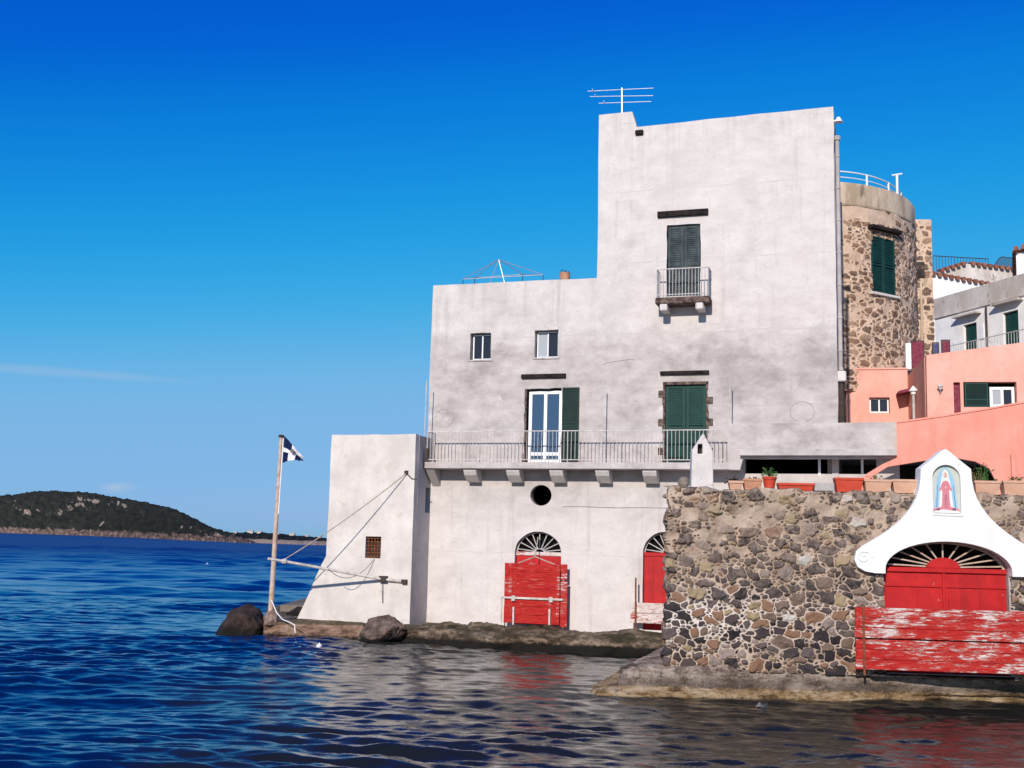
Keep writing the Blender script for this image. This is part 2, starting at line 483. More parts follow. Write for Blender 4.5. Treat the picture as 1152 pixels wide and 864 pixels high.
M['rubble'] = rubble_mat('rubble_masonry', (0.22, 0.155, 0.115), (0.50, 0.39, 0.305),
    [(0.0, (0.032, 0.026, 0.028)), (0.18, (0.055, 0.043, 0.044)), (0.34, (0.080, 0.058, 0.055)), (0.48, (0.125, 0.095, 0.088)),
     (0.58, (0.19, 0.13, 0.10)), (0.72, (0.26, 0.145, 0.09)), (0.82, (0.30, 0.235, 0.20)), (0.94, (0.36, 0.27, 0.15)), (0.985, (0.62, 0.58, 0.53))])
M['tower_rubble'] = rubble_mat('tower_masonry', (0.50, 0.35, 0.245), (0.66, 0.49, 0.36),
    [(0.0, (0.10, 0.055, 0.038)), (0.3, (0.17, 0.09, 0.058)), (0.6, (0.25, 0.135, 0.085)), (0.85, (0.34, 0.22, 0.145))])
M['tower_plaster'] = weathered('stained_tower_render', (0.36, 0.27, 0.185), (0.60, 0.48, 0.35), 0.9, 0.9, 0.7, 10, 0.1, c=(0.15, 0.105, 0.075), stretch=(1, 1, 0.35), stops=(0.42, 0.58))


def rock_mat(name, a, b, wet=0.25):
    m = NT(name); z = m.sep()[2]
    n = m.noise(3, 9, 0.7)
    col = m.ramp(n, [(0.40, a), (0.60, b)])
    alg = m.ramp(m.math('ADD', m.math('MULTIPLY', z, 1.0), m.math('MULTIPLY', n, 0.5)), [(wet + 0.1, 1.0), (wet + 0.25, 0.0)])
    col = m.mix(alg, col, (0.018, 0.016, 0.012))
    m.color(col); m.bump(m.noise(7, 10, 0.78), 1.0, 0.12)
    return m.fin(0.85, 0.2)


M['rock_dark'] = rock_mat('dark_basalt', (0.030, 0.020, 0.018), (0.085, 0.055, 0.045))
M['rock_brown'] = rock_mat('brown_rock', (0.085, 0.055, 0.042), (0.27, 0.195, 0.155), -0.9)
M['rock_pink'] = rock_mat('pinkish_rock', (0.24, 0.15, 0.115), (0.40, 0.29, 0.24), -0.9)


def quay_mat(name, a, b, c, wetline, moss):
    m = NT(name); x, y, z = m.sep()
    n = m.noise(2.4, 9, 0.7, m.scaled((0.6, 0.6, 1.6)))
    n2 = m.noise(7, 8, 0.72)
    col = m.ramp(n, [(0.40, a), (0.49, b), (0.60, c)])
    geo = m.node('ShaderNodeNewGeometry'); sx = m.node('ShaderNodeSeparateXYZ'); m.link(geo.outputs['Normal'], sx.inputs[0])
    up = m.ramp(sx.outputs[2], [(0.55, 0.0), (0.8, 1.0)])
    mo = m.math('MULTIPLY', m.math('MULTIPLY', up, moss), m.ramp(n2, [(0.42, 0.1), (0.54, 1.0)]))
    col = m.mix(mo, col, (0.055, 0.060, 0.016))
    zz = m.math('ADD', z, m.math('MULTIPLY', m.math('SUBTRACT', n2, 0.5), 0.25))
    col = m.mix(m.ramp(zz, [(wetline - 0.03, 1.0), (wetline + 0.05, 0.0)]), col, (0.016, 0.013, 0.010))
    m.color(col); m.bump(m.math('ADD', n, m.noise(16, 8, 0.75)), 1.0, 0.10)
    return m.fin(0.8, 0.25)


M['quay'] = quay_mat('quay_stone', (0.14, 0.08, 0.055), (0.32, 0.19, 0.125), (0.46, 0.33, 0.25), 0.12, 0.9)
M['quay_rock'] = quay_mat('ledge_rock', (0.04, 0.028, 0.020), (0.14, 0.095, 0.065), (0.42, 0.31, 0.23), 0.24, 0.6)
def plinth_mat():
    m = NT('weathered_plinth_concrete'); x, y, z = m.sep()
    n = m.noise(2.6, 12, 0.78, m.scaled((0.6, 0.8, 1.6))); n2 = m.noise(9, 9, 0.76); n3 = m.noise(0.7, 5, 0.6)
    col = m.ramp(n, [(0.39, (0.10, 0.068, 0.050)), (0.475, (0.32, 0.235, 0.18)), (0.57, (0.58, 0.46, 0.375))])
    zz = m.math('ADD', z, m.math('MULTIPLY', m.math('SUBTRACT', n2, 0.5), 0.12))
    och = m.ramp(n, [(0.40, (0.13, 0.07, 0.03)), (0.48, (0.42, 0.265, 0.125)), (0.58, (0.64, 0.48, 0.31))])
    col = m.mix(m.ramp(zz, [(0.20, 1.0), (0.26, 0.0)]), col, och)
    band = m.ramp(zz, [(0.0, 0.0), (0.20, 0.0), (0.23, 0.85), (0.36, 0.7), (0.46, 0.0)])
    col = m.mix(m.math('MULTIPLY', band, m.ramp(n3, [(0.35, 0.4), (0.6, 1.0)])), col, (0.085, 0.060, 0.045))
    col = m.mix(m.ramp(n2, [(0.54, 0.0), (0.62, 0.75)]), col, (0.07, 0.065, 0.05))
    col = m.mix(m.ramp(m.noise(30, 4, 0.7), [(0.62, 0.0), (0.68, 0.8)]), col, (0.66, 0.60, 0.54))
    col = m.mix(m.ramp(zz, [(-0.01, 1.0), (0.05, 0.0)]), col, (0.014, 0.012, 0.009))
    m.color(col); m.bump(m.math('ADD', n, m.math('MULTIPLY', n2, 0.8)), 1.0, 0.14)
    return m.fin(0.85, 0.2)


M['plinth'] = plinth_mat()


def sea_mat():
    m = NT('sea_water')
    # dark shallows and blue deep water, split painted along the buildings' reflection edge
    m.color(m.mix(m.attr('offshore'), m.mix(m.attr('deep'), (0.010, 0.011, 0.010), (0.0003, 0.009, 0.048)), (0.0002, 0.022, 0.135)))
    v = m.scaled((1.0, 1.9, 1.0))
    h = m.math('ADD', m.math('MULTIPLY', m.noise(1.6, 6, 0.6, v, 0.3), 1.0), m.math('MULTIPLY', m.noise(6.0, 4, 0.6, v, 0.3), 0.30))
    m.bump(h, 0.35, 0.05)
    m.bsdf.inputs['IOR'].default_value = 1.333
    m.link(m.attr('unresolved'), m.bsdf.inputs['Roughness'])
    m.bsdf.inputs['Specular IOR Level'].default_value = 0.75
    return m.mat


M['sea'] = sea_mat()


def hill_mat(name, shore, rc, wob):
    m = NT(name); z = m.sep()[2]
    cb = m.node('ShaderNodeCombineXYZ'); m.link(m.attr('su'), cb.inputs[0]); m.link(m.attr('sv'), cb.inputs[1]); v = cb.outputs[0]
    n = m.noise(0.16, 9, 0.72, v)
    col = m.ramp(n, [(0.34, (0.013, 0.015, 0.014)), (0.52, (0.030, 0.032, 0.025)), (0.70, (0.062, 0.058, 0.042))])
    col = m.mix(m.ramp(m.noise(0.6, 6, 0.7, v), [(0.5, 0.0), (0.7, 0.7)]), col, (0.010, 0.013, 0.010))
    pat = m.ramp(m.math('ADD', m.noise(0.11, 9, 0.66, v, 0.4), m.attr('bare')), [(0.645, 0.0), (0.68, 1.0)])
    rk = m.ramp(m.noise(0.5, 8, 0.72, v), [(0.38, (0.10, 0.075, 0.06)), (0.52, (0.36, 0.28, 0.22)), (0.64, (0.55, 0.46, 0.38))])
    col = m.mix(pat, col, rk)
    sh = m.ramp(m.math('ADD', m.math('DIVIDE', m.attr('sv'), shore), m.math('MULTIPLY', m.math('SUBTRACT', m.noise(0.14, 6, 0.7, v), 0.5), wob)), [(0.85, 1.0), (1.1, 0.0)])
    rk2 = m.ramp(m.noise(0.35, 9, 0.78, v), [(0.36, rc[0]), (0.5, rc[1]), (0.64, rc[2])])
    col = m.mix(sh, col, rk2)
    m.color(col); m.bump(m.noise(0.4, 9, 0.75, v), 1.0, 3.0)
    return m.fin(0.95, 0.05)


M['hill'] = hill_mat('maquis_hillside', 6.5, ((0.035, 0.028, 0.026), (0.15, 0.10, 0.08), (0.44, 0.32, 0.25)), 2.6)
M['coast'] = hill_mat('low_coast', 2.8, ((0.30, 0.21, 0.17), (0.44, 0.33, 0.27), (0.55, 0.43, 0.36)), 0.5)
M['ground'] = weathered('bare_ground', (0.16, 0.13, 0.10), (0.26, 0.21, 0.17), 0.6, 0.95, 0.4, 8, 0.1)

# ------------------------------------------------------------------ sea
def build_sea():
    ys = list(-60 + 5 * np.arange(14)) + []
    ys = list(np.linspace(-80, 9, 16))
    y = 10.0
    while y < 55: ys.append(y); y *= 1.0024
    while y < 260: ys.append(y); y *= 1.0045
    while y < 14000: ys.append(y); y *= 1.05
    ys = np.array(ys)
    nx = 620
    t = np.linspace(-1, 1, nx)
    wid = np.maximum(np.abs(ys), 30.0) * 0.72
    far = np.clip((ys - 120) / 800, 0, 1)
    wid = wid * (1 + far * 1.6)
    X = t[None, :] * wid[:, None]; Y = np.repeat(ys[:, None], nx, 1)
    # outer skirt so the sheet reaches the horizon on all sides
    X[:, 0] = -14000; X[:, -1] = 14000
    Z = np.zeros_like(X)
    dy = np.gradient(ys)
    r = np.random.default_rng(5)
    wx = 0.35 * np.sin(X * 0.31 + 1.3 * np.sin(Y * 0.23)) + 0.3 * np.sin(Y * 0.37 + X * 0.11)
    amp_mod = 0.75 + 0.35 * np.sin(X * 0.12 + 0.7 * np.sin(Y * 0.09)) * np.sin(Y * 0.15 + 1.0) + 0.2 * np.sin(0.31 * X - 0.27 * Y)
    gust = 0.7 + 0.3 * np.sin(X * 0.05 + 1.1 * np.sin(Y * 0.021)) * np.sin(Y * 0.033 + 0.6 * np.sin(X * 0.037))
    for i in range(120):
        if i < 84:
            lam = 0.22 * (1.35 / 0.22) ** r.random(); sl = 0.043 * (0.6 + 0.8 * r.random()); sp = 0.34
            if 0.40 < lam < 1.1: sl *= 1.35
        elif i < 100:
            lam = 1.7 * (4.0 / 1.7) ** r.random(); sl = 0.016 * (0.6 + 0.8 * r.random()); sp = 0.45
        else:
            lam = 4.0 * (13.0 / 4.0) ** r.random(); sl = 0.017 * (0.6 + 0.8 * r.random()); sp = 0.5
        th = rad(-97) + r.normal(0, sp)
        k = 2 * PI / lam; a = sl / k
        ph = k * (math.cos(th) * (X + wx * 0.5) + math.sin(th) * (Y + wx)) + r.random() * 2 * PI
        fade = np.clip(lam / (2.4 * np.maximum(dy, ys / 1280.0)) - 1.0, 0, 1)[:, None]
        if i >= 84: fade = fade * (1 + 1.6 * np.clip((ys - 38) / 40, 0, 1))[:, None]
        sn = np.sin(ph)
        Z += a * fade * amp_mod * gust * (sn + 0.34 * np.cos(2 * ph) if i % 3 else 1.5 * (1 - 1.6 * np.abs(np.sin(ph / 2)) ** 1.3))
    Z[:16] = 0; Z[:, 0] = 0; Z[:, -1] = 0
    nr = len(ys)
    V = np.stack([X, Y, Z], -1).reshape(-1, 3)
    idx = np.arange(nr * nx).reshape(nr, nx)
    Q = np.stack([idx[:-1, :-1], idx[:-1, 1:], idx[1:, 1:], idx[1:, :-1]], -1).reshape(-1, 4)
    me = bpy.data.meshes.new('sea')
    me.vertices.add(len(V)); me.vertices.foreach_set('co', V.ravel())
    me.loops.add(Q.size); me.loops.foreach_set('vertex_index', Q.ravel().astype(np.int32))
    me.polygons.add(len(Q)); me.polygons.foreach_set('loop_start', np.arange(0, Q.size, 4, dtype=np.int32))
    me.polygons.foreach_set('use_smooth', np.ones(len(Q), bool))
    of_ = np.clip((ys - 28) / 70, 0, 1)  # body colour turns bluer far out to offset the pale sky reflection
    at = me.attributes.new('offshore', 'FLOAT', 'POINT'); at.data.foreach_set('value', np.repeat(of_ * of_ * (3 - 2 * of_), nx).astype(np.float32))
    rg = 0.02 + 0.50 * np.clip((ys - 34) / 220, 0, 1) ** 0.75
    at = me.attributes.new('unresolved', 'FLOAT', 'POINT'); at.data.foreach_set('value', np.repeat(rg, nx).astype(np.float32))
    dq = np.clip((-(X + 4.2) + 0.9 * np.sin(Y * 0.45) + 0.5 * np.sin(Y * 1.3 + X)) / 2.6, 0, 1); dq = np.maximum(dq, np.clip((Y - 38) / 6, 0, 1))  # edge of the dark water laid along the house's reflection
    at = me.attributes.new('deep', 'FLOAT', 'POINT'); at.data.foreach_set('value', (dq * dq * (3 - 2 * dq)).ravel().astype(np.float32))
    me.update(calc_edges=True); me.validate()
    me.materials.append(M['sea'])
    o = bpy.data.objects.new('sea', me); COL.objects.link(o); o['kind'] = 'structure'
    o['label'] = 'deep blue choppy sea reflecting the buildings'
    return o


build_sea()


def grid_mesh(name, P, mat, attrs=None, keep=None, smooth=True):
    nr, nc = P.shape[:2]
    V = P.reshape(-1, 3)
    idx = np.arange(nr * nc).reshape(nr, nc)
    Q = np.stack([idx[:-1, :-1], idx[:-1, 1:], idx[1:, 1:], idx[1:, :-1]], -1).reshape(-1, 4)
    if keep is not None: Q = Q[keep.reshape(-1)]
    me = bpy.data.meshes.new(name)
    me.vertices.add(len(V)); me.vertices.foreach_set('co', V.ravel())
    me.loops.add(Q.size); me.loops.foreach_set('vertex_index', Q.ravel().astype(np.int32))
    me.polygons.add(len(Q)); me.polygons.foreach_set('loop_start', np.arange(0, Q.size, 4, dtype=np.int32))
    me.polygons.foreach_set('use_smooth', np.full(len(Q), smooth))
    for k, a in (attrs or {}).items():
        at = me.attributes.new(k, 'FLOAT', 'POINT'); at.data.foreach_set('value', a.ravel().astype(np.float32))
    me.update(calc_edges=True); me.validate()
    me.materials.append(mat)
    return me


# ------------------------------------------------------------------ far land
def fnoise(X, Y, s, oct=5, seed=0.0):
    out = np.zeros(X.size); xf = X.ravel(); yf = Y.ravel()
    for i in range(X.size):
        out[i] = noise.fractal(Vector((xf[i] * s, yf[i] * s, seed)), 0.9, 2.1, oct)
    return out.reshape(X.shape)


def shoreY(px):
    return float(np.interp(px, [-300, -100, 0, 60, 120, 200, 260, 300, 370, 500], [2300, 1950, 1650, 1450, 1150, 760, 620, 570, 530, 520]))


def headland(name, x0, x1, npx, ny, prof, back, ridge, shoremul, mat, label, bumps, bare_at=(), foot=0.0):
    pxs = np.linspace(x0, x1, npx); v = np.linspace(0, 1, ny)
    P_ = np.zeros((ny, npx, 3)); bare = np.zeros((ny, npx)); su = np.zeros((ny, npx)); sv = np.zeros((ny, npx))
    for i, px in enumerate(pxs):
        ys = shoreY(px) * shoremul
        py = float(np.interp(px, [a for a, b in prof], [b for a, b in prof]))
        dp = back * ys
        dr_ = ray(px, 600); tx = dr_.x / dr_.y
        top = max(at_y(px, py, ys + dp * ridge).z, 0.0)
        k = ys / 1280.0
        for j, t in enumerate(v):
            y = ys + dp * t
            if t < ridge: sh = math.sin(t / ridge * PI / 2) ** 0.8
            else: sh = math.cos((t - ridge) / (1 - ridge) * PI / 2) ** 0.8
            z = top * (foot * min(1, t * 14) + (1 - foot) * sh)
            hv = top / k * (sh if t < ridge else 2 - sh)
            su[j, i] = px; sv[j, i] = hv
            q = Vector((px * 0.022, hv * 0.03, 3.1))
            n1 = noise.fractal(q, 0.9, 2.1, 5); n2 = noise.fractal(q * 7.0, 0.8, 2.1, 4)
            env = min(1, z / (10 * k)) * min(1, 6 * t)
            z = z * (1 + 0.07 * n1 * math.sin(min(t / ridge, 1) * PI)) + env * k * bumps * (n2 + 0.5 * noise.noise(q * 31.0))
            if j == 0: z = -1.5
            if t >= 1: z = -2
            P_[j, i] = (tx * y, y + n1 * dp * 0.03, z)
            for (bx_, bv, rx, rv_, s_) in bare_at:
                bare[j, i] += s_ * math.exp(-((px - bx_) / rx) ** 2 - ((t - bv) / rv_) ** 2)
    me = grid_mesh(name, P_, mat, {'bare': bare, 'su': su, 'sv': sv})
    o = bpy.data.objects.new(name, me); COL.objects.link(o)
    o['kind'] = 'structure'; o['label'] = label


YS = 1000.0
hp = [(-260, 588), (-160, 572), (-60, 562), (0, 557), (20, 555), (45, 552.0), (90, 553.5), (115, 557), (150, 562.5), (185, 570), (205, 577), (225, 587), (240, 593.5), (256, 598.5), (268, 601), (280, 605), (287, 609), (292, 613)]
headland('hill', -260, 292, 640, 80, hp, 0.24, 0.42, 1.0, M['hill'], 'dark scrub covered headland with pale rock outcrops', 1.5,
         [(90, 0.20, 14, 0.06, 0.17), (120, 0.22, 24, 0.035, 0.14), (28, 0.11, 14, 0.03, 0.16), (68, 0.13, 7, 0.05, 0.14), (12, 0.22, 9, 0.03, 0.10), (205, 0.10, 10, 0.04, 0.10), (255, 0.12, 26, 0.16, 0.16)], 0.06)
lp = [(225, 604), (255, 600), (275, 598.5), (300, 599.5), (320, 601), (340, 602.5), (365, 605), (392, 608), (430, 612), (500, 613)]
headland('coast', 225, 500, 420, 44, lp, 0.5, 0.5, 1.04, M['coast'], 'low scrubby coast with a pale beach behind the flagpole', 1.1, (), 0.34)
YL = shoreY(320) * 1.04 * 1.2
hn = 0
for px, py, wd in [(264, 594.5, 1.6), (281, 596.8, 2.6), (291, 597.2, 2.0), (312, 599.2, 1.4), (328, 599.5, 2.2), (345, 602, 1.5), (359, 603.5, 1.3)]:
    ys_ = shoreY(px) * 1.04; pr_ = at_y(px, float(np.interp(px, [a for a, b in lp], [b for a, b in lp])), ys_ * 1.25).z
    p = at_y(px, 605, ys_ * 1.15); p.z = pr_ * 0.85 + wd * 0.55; wd *= 1.3
    m = MB()
    m.box(p.x - wd / 2, p.x + wd / 2, p.y, p.y + 3, p.z - 2.4, p.z)
    m.add([(p.x - wd / 2 - .2, p.y - .2, p.z + .01), (p.x + wd / 2 + .2, p.y - .2, p.z + .01), (p.x + wd / 2 + .2, p.y + 3.2, p.z + .01), (p.x - wd / 2 - .2, p.y + 3.2, p.z + .01),
           (p.x - wd / 2 - .2, p.y + 1.5, p.z + .6), (p.x + wd / 2 + .2, p.y + 1.5, p.z + .6)], [(0, 1, 5, 4), (3, 4, 5, 2), (0, 4, 3), (1, 2, 5), (0, 3, 2, 1)])
    single('house', m, M['parapet_stain'], 'tiny white house on the low distant coast behind the flagpole', 'house', G, (p.x, p.y, p.z - 2.4), 'white houses on the distant coast')

# ------------------------------------------------------------------ grey house
uL = F.P(484, 410)[0]; uS = F.P(673, 220)[0]; uR = F.P(940, 280)[0]
zB = F.P(600, 703)[1] - 0.15
zLow = (F.P(487, 322.5)[1] + F.P(671, 311.5)[1]) / 2
zTall = (F.P(717, 140.5)[1] + F.P(934, 123)[1]) / 2
zMer = F.P(695, 127)[1]
uM1 = F.P(711.5, 128)[0]; uM2 = F.P(716.5, 140)[0]
print('house', uL, uS, uR, zB, zLow, zTall)

H = {}
H['w1'] = F.R(529, 374.5, 552.5, 405); H['w2'] = F.R(601.5, 371, 628, 402.5)
H['fd'] = F.R(590, 437, 631.5, 520); H['sd'] = F.R(746.5, 431, 796, 520)
H['up'] = F.R(750, 252.5, 788, 333)
a1 = F.R(578.5, 598, 631, 703); a2 = F.R(723, 598, 777, 703)
z_sp1 = F.P(605, 622)[1]; z_sp2 = F.P(750, 623)[1]
oc = F.R(596.5, 545.5, 620.5, 569)
gap = F.R(838, 515, 936, 533)

holes = [rough(rect(*H['w1']), 0.3, 0.012), rough(rect(*H['w2']), 0.3, 0.012), rough(rect(*H['fd']), 0.22, 0.02), rough(rect(*H['sd']), 0.2, 0.035),
         rough(rect(*H['up']), 0.3, 0.012), rough(arch(a1[0], a1[1], zB + 0.16, z_sp1, a1[3]), 0.5, 0.006), rough(arch(a2[0], a2[1], zB + 0.16, z_sp2, a2[3]), 0.5, 0.006),
         [((oc[0] + oc[1]) / 2 + (oc[1] - oc[0]) / 2 * math.cos(t * PI / 14), (oc[2] + oc[3]) / 2 + (oc[3] - oc[2]) / 2 * math.sin(t * PI / 14)) for t in range(28)],
         rect(*gap)]
outl = rough([(uL, zB), (uR, zB), (uR, zTall + 0.06), (uM2, zTall - 0.04), (uM1, zMer), (uS, zMer + 0.0), (uS, zLow), (uL, zLow)], 0.7, 0.016)
house = thing('house', 'tall weathered grey plaster house on the quay with a stepped roofline and long balcony', 'house', F, ((uL + uR) / 2, 0, zB))
DEP = 6.0
m = MB(); m.panel(outl, holes, 0.0, 0.34)
part('wall', m, M['plaster'], house)
m = MB()
m.box(uL, uL + 0.34, 0.34, DEP + 2, zB, zLow - 0.02); m.box(uL + 0.34, uS - 0.002, DEP + 1.66, DEP + 2, zB, zLow - 0.02)
m.box(uS, uS + 0.34, 0.34, DEP, zLow - 0.3, zTall - 0.02); m.box(uR - 0.34, uR, 0.34, DEP, zB, zTall)
m.box(uS + 0.34, uR - 0.34, DEP - 0.34, DEP, zB, zTall - 0.02); m.box(uS, uS + 0.3, DEP + 0.002, DEP + 2, zB, zLow - 0.02)
part('rear_wall', m, M['plaster'], house)
m = MB()
m.box(uL + 0.34, uS - 0.004, 0.34, DEP + 1.66, zLow - 0.75, zLow - 0.5); part('roof', m, M['concrete'], house)
m = MB(); m.box(uS + 0.342, uR - 0.342, 0.342, DEP - 0.342, zTall - 0.6, zTall - 0.35)
part('roof', m, M['concrete'], house)
m = MB()   # back of the rooms, their unlit darkness painted black
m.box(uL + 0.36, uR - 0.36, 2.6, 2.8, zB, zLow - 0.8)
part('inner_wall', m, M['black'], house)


def inset(r, k): return (r[0] + k, r[1] - k, r[2] + k, r[3] - k)


def window(root, r, y, frame_mat, panes, fw=0.05, mull=1, name='window', gmats=None, rails=()):
    """casement window: frame with mullions, one pane per light"""
    u0, u1, z0, z1 = r
    m = MB()
    m.box(u0, u0 + fw, y, y + 0.06, z0, z1); m.box(u1 - fw, u1, y, y + 0.06, z0, z1)
    m.box(u0 + fw, u1 - fw, y + 0.003, y + 0.06, z0, z0 + fw); m.box(u0 + fw, u1 - fw, y + 0.003, y + 0.06, z1 - fw, z1)
    n = mull + 1; w = (u1 - u0 - fw * (n + 1)) / n
    for k in range(1, n):
        a = u0 + k * (w + fw); m.box(a, a + fw, y - 0.004, y + 0.055, z0 + fw, z1 - fw)
    for rz in rails:
        zz = z0 + (z1 - z0) * rz
        m.box(u0 + fw, u1 - fw, y + 0.006, y + 0.05, zz - fw / 2, zz + fw / 2)
    fr = part('window' if name == 'window' else name, m, frame_mat, root, bevel=0.004)
    for k in range(n):
        a = u0 + fw + k * (w + fw)
        g = MB(); g.box(a, a + w, y + 0.03, y + 0.036, z0 + fw, z1 - fw)
        part('pane', g, (gmats or [panes] * n)[k], fr)
    return fr


def shutter_leaf(root, r, y, mat, slat_mat, rails=(0.5,), fw=0.07, n_sl=26, th=0.045, slat_t=0.012):
    """louvred leaf: stiles and rails, with tilted slats as a sub-part"""
    u0, u1, z0, z1 = r
    m = MB(); m.box(u0, u0 + fw, y, y + th, z0, z1); m.box(u1 - fw, u1, y, y + th, z0, z1)
    zs = [z0 + fw / 2] + [z0 + (z1 - z0) * k for k in rails] + [z1 - fw / 2]
    for zc in zs: m.box(u0 + fw, u1 - fw, y + 0.003, y + th - 0.003, zc - fw / 2, zc + fw / 2)
    lf = part('shutter', m, mat, root, bevel=0.004)
    s = MB(); zz = z0 + fw; pitch = (z1 - z0 - 2 * fw) / n_sl
    for k in range(n_sl):
        zc = zz + (k + 0.5) * pitch
        if any(abs(zc - q) < fw / 2 + 0.01 for q in zs): continue
        yt, yb = y + th - 0.008, y + 0.008
        hz = pitch * 0.62
        s.add([(u0 + fw, yb, zc - hz), (u1 - fw, yb, zc - hz), (u1 - fw, yt, zc + hz * 0.7), (u0 + fw, yt, zc + hz * 0.7),
               (u0 + fw, yb, zc - hz + slat_t), (u1 - fw, yb, zc - hz + slat_t), (u1 - fw, yt, zc + hz * 0.7 + slat_t), (u0 + fw, yt, zc + hz * 0.7 + slat_t)],
              [(0, 1, 2, 3), (4, 7, 6, 5), (0, 4, 5, 1), (2, 6, 7, 3), (0, 3, 7, 4), (1, 5, 6, 2)])
    part('louvre', s, slat_mat, lf)
    return lf


# small windows
w = H['w1']; window(house, inset(w, 0.03), 0.20, M['frame_white'], M['glass_dark'], 0.045, 1)
m = MB(); m.box(w[0] - 0.05, w[1] + 0.05, -0.03, 0.19, w[2] - 0.05, w[2] + 0.012); part('sill', m, M['concrete'], house, bevel=0.01)
w = H['w2']; window(house, inset(w, 0.03), 0.20, M['frame_white'], M['glass_dark'], 0.04, 1, gmats=[M['glass_grey'], M['glass_dark']])
m = MB(); m.box(w[0] - 0.05, w[1] + 0.05, -0.03, 0.19, w[2] - 0.05, w[2] + 0.012); part('sill', m, M['concrete'], house, bevel=0.01)
# french door
w = H['fd']
fd = window(house, (w[0] + 0.09, w[1] - 0.02, w[2], w[3] - 0.06), 0.16, M['frame_white'], M['glass_blue'], 0.11, 1, 'french_door', rails=(0.12,))
m = MB()
for k in range(9):
    z0_ = w[2] + (w[3] - w[2]) * k / 9
    m.box(w[0] - random.choice((0.0, 0.01, 0.03, 0.07)), w[0] + 0.05, -0.004 - random.random() * 0.012, 0.1, z0_ - 0.002, z0_ + (w[3] - w[2]) / 9 + 0.004)
part('broken_jamb', m, M['broken_masonry'], house, bevel=0.012)
sh = F.R(631.5, 436, 651, 518.5, -0.05)
lf = shutter_leaf(house, (sh[0] + 0.02, sh[1], w[2] + 0.02, w[3] + 0.01), -0.065, M['green_dark'], M['green_dark'], (0.52,), 0.06, 34)
# shuttered balcony door
w = H['sd']; mid = (w[0] + w[1]) / 2
for (p, q) in ((w[0] + 0.05, mid - 0.006), (mid + 0.006, w[1] - 0.05)):
    shutter_leaf(house, (p, q, w[2] + 0.02, w[3] - 0.05), 0.07, M['green'], M['green'], (0.44, 0.03), 0.10, 36)
m = MB()
for sd in (0, 1):
    m = MB()
    for k in range(11):
        z0_ = w[2] + (w[3] - w[2]) * k / 11
        e = 0.17 if k in (1, 5, 9 - sd) else random.choice((0.0, 0.02, 0.04)); hgt = (w[3] - w[2]) / 11 + 0.004
        yy = -0.012 - random.random() * 0.02
        if sd == 0: m.box(w[0] - e, w[0] + 0.05, yy, 0.05, z0_, z0_ + hgt)
        else: m.box(w[1] - 0.05, w[1] + e, yy, 0.05, z0_, z0_ + hgt)
    part('broken_jamb', m, M['broken_masonry'], house, bevel=0.015)
m = MB(); m.box(w[0] - 0.03, w[1] + 0.03, -0.02, 0.06, w[3] - 0.05, w[3] + 0.05); part('lintel', m, M['broken_masonry'], house, bevel=0.01)
# upper shutters
w = H['up']; mid = (w[0] + w[1]) / 2
for (p, q) in ((w[0] + 0.03, mid - 0.004), (mid + 0.004, w[1] - 0.03)):
    shutter_leaf(house, (p, q, w[2] + 0.02, w[3] - 0.03), 0.08, M['greygreen'], M['greygreen'], (0.45,), 0.085, 30)
# dark timber ledges over the openings
for (x0, y0, x1, y1) in ((740, 237, 797, 243.5), (587, 421, 637, 425.5), (743, 417.5, 798, 421.5)):
    r = F.R(x0, y0, x1, y1)
    m = MB(); m.box(r[0], r[1], -0.10, 0.05, r[2], r[3]); part('drip_ledge', m, M['ledge_wood_and_shade'], house, bevel=0.012)
# oculus
c = ((oc[0] + oc[1]) / 2, (oc[2] + oc[3]) / 2); rr = (oc[1] - oc[0]) / 2
m = MB(); m.tube([(c[0] + rr * 0.97 * math.cos(t * PI / 16), 0.22, c[1] + rr * 0.97 * math.sin(t * PI / 16)) for t in range(33)], 0.03, 6)
part('oculus_frame', m, M['iron_dark'], house)


def fan_door(root, r, z_sp, name, y=0.17):
    """red boarded door with a fanlight of radiating bars"""
    u0, u1, z0, z1 = r; cu = (u0 + u1) / 2
    m = MB(); m.box(u0 + 0.01, u1 - 0.01, y, y + 0.06, zB + 0.16, z_sp - 0.09)
    for k in range(5):
        a = u0 + 0.01 + (u1 - u0 - 0.02) * k / 5
        m.box(a + 0.01, a + (u1 - u0) / 5 - 0.012, y - 0.012, y, zB + 0.2, z_sp - 0.2)
    d = part('door', m, M['red'], root, bevel=0.004)
    m = MB(); m.box(u0, u1, y - 0.03, y + 0.07, z_sp - 0.09, z_sp + 0.03); part('transom', m, M['red'] if name else M['peel_white'], d, bevel=0.006)
    m = MB(); n = 9
    ru, rz = (u1 - u0) / 2 - 0.03, z1 - z_sp - 0.03
    for k in range(n):
        a = PI * (k + 0.5) / n
        m.tube([(cu + 0.16 * math.cos(a), y, z_sp + 0.03 + 0.10 * math.sin(a)), (cu + ru * math.cos(a), y, z_sp + rz * math.sin(a))], 0.017, 6)
    m.tube([(cu + (ru) * math.cos(PI * k / 16), y, z_sp + rz * math.sin(PI * k / 16)) for k in range(17)], 0.022, 6)
    m.tube([(cu + 0.16 * math.cos(PI * k / 8), y, z_sp + 0.03 + 0.10 * math.sin(PI * k / 8)) for k in range(9)], 0.02, 6)
    part('fanlight', m, M['iron_pale'] if not name else M['iron_pale'], d)
    m = MB(); m.box(u0 + 0.0, u1, y + 0.14, y + 0.16, z_sp + 0.03, z1 + 0.1); part('pane', m, M['black'], d)  # black backing sheet painted for the unlit room behind the fanlight
    return d


fan_door(house, a1, z_sp1, 0); fan_door(house, a2, z_sp2, 1)

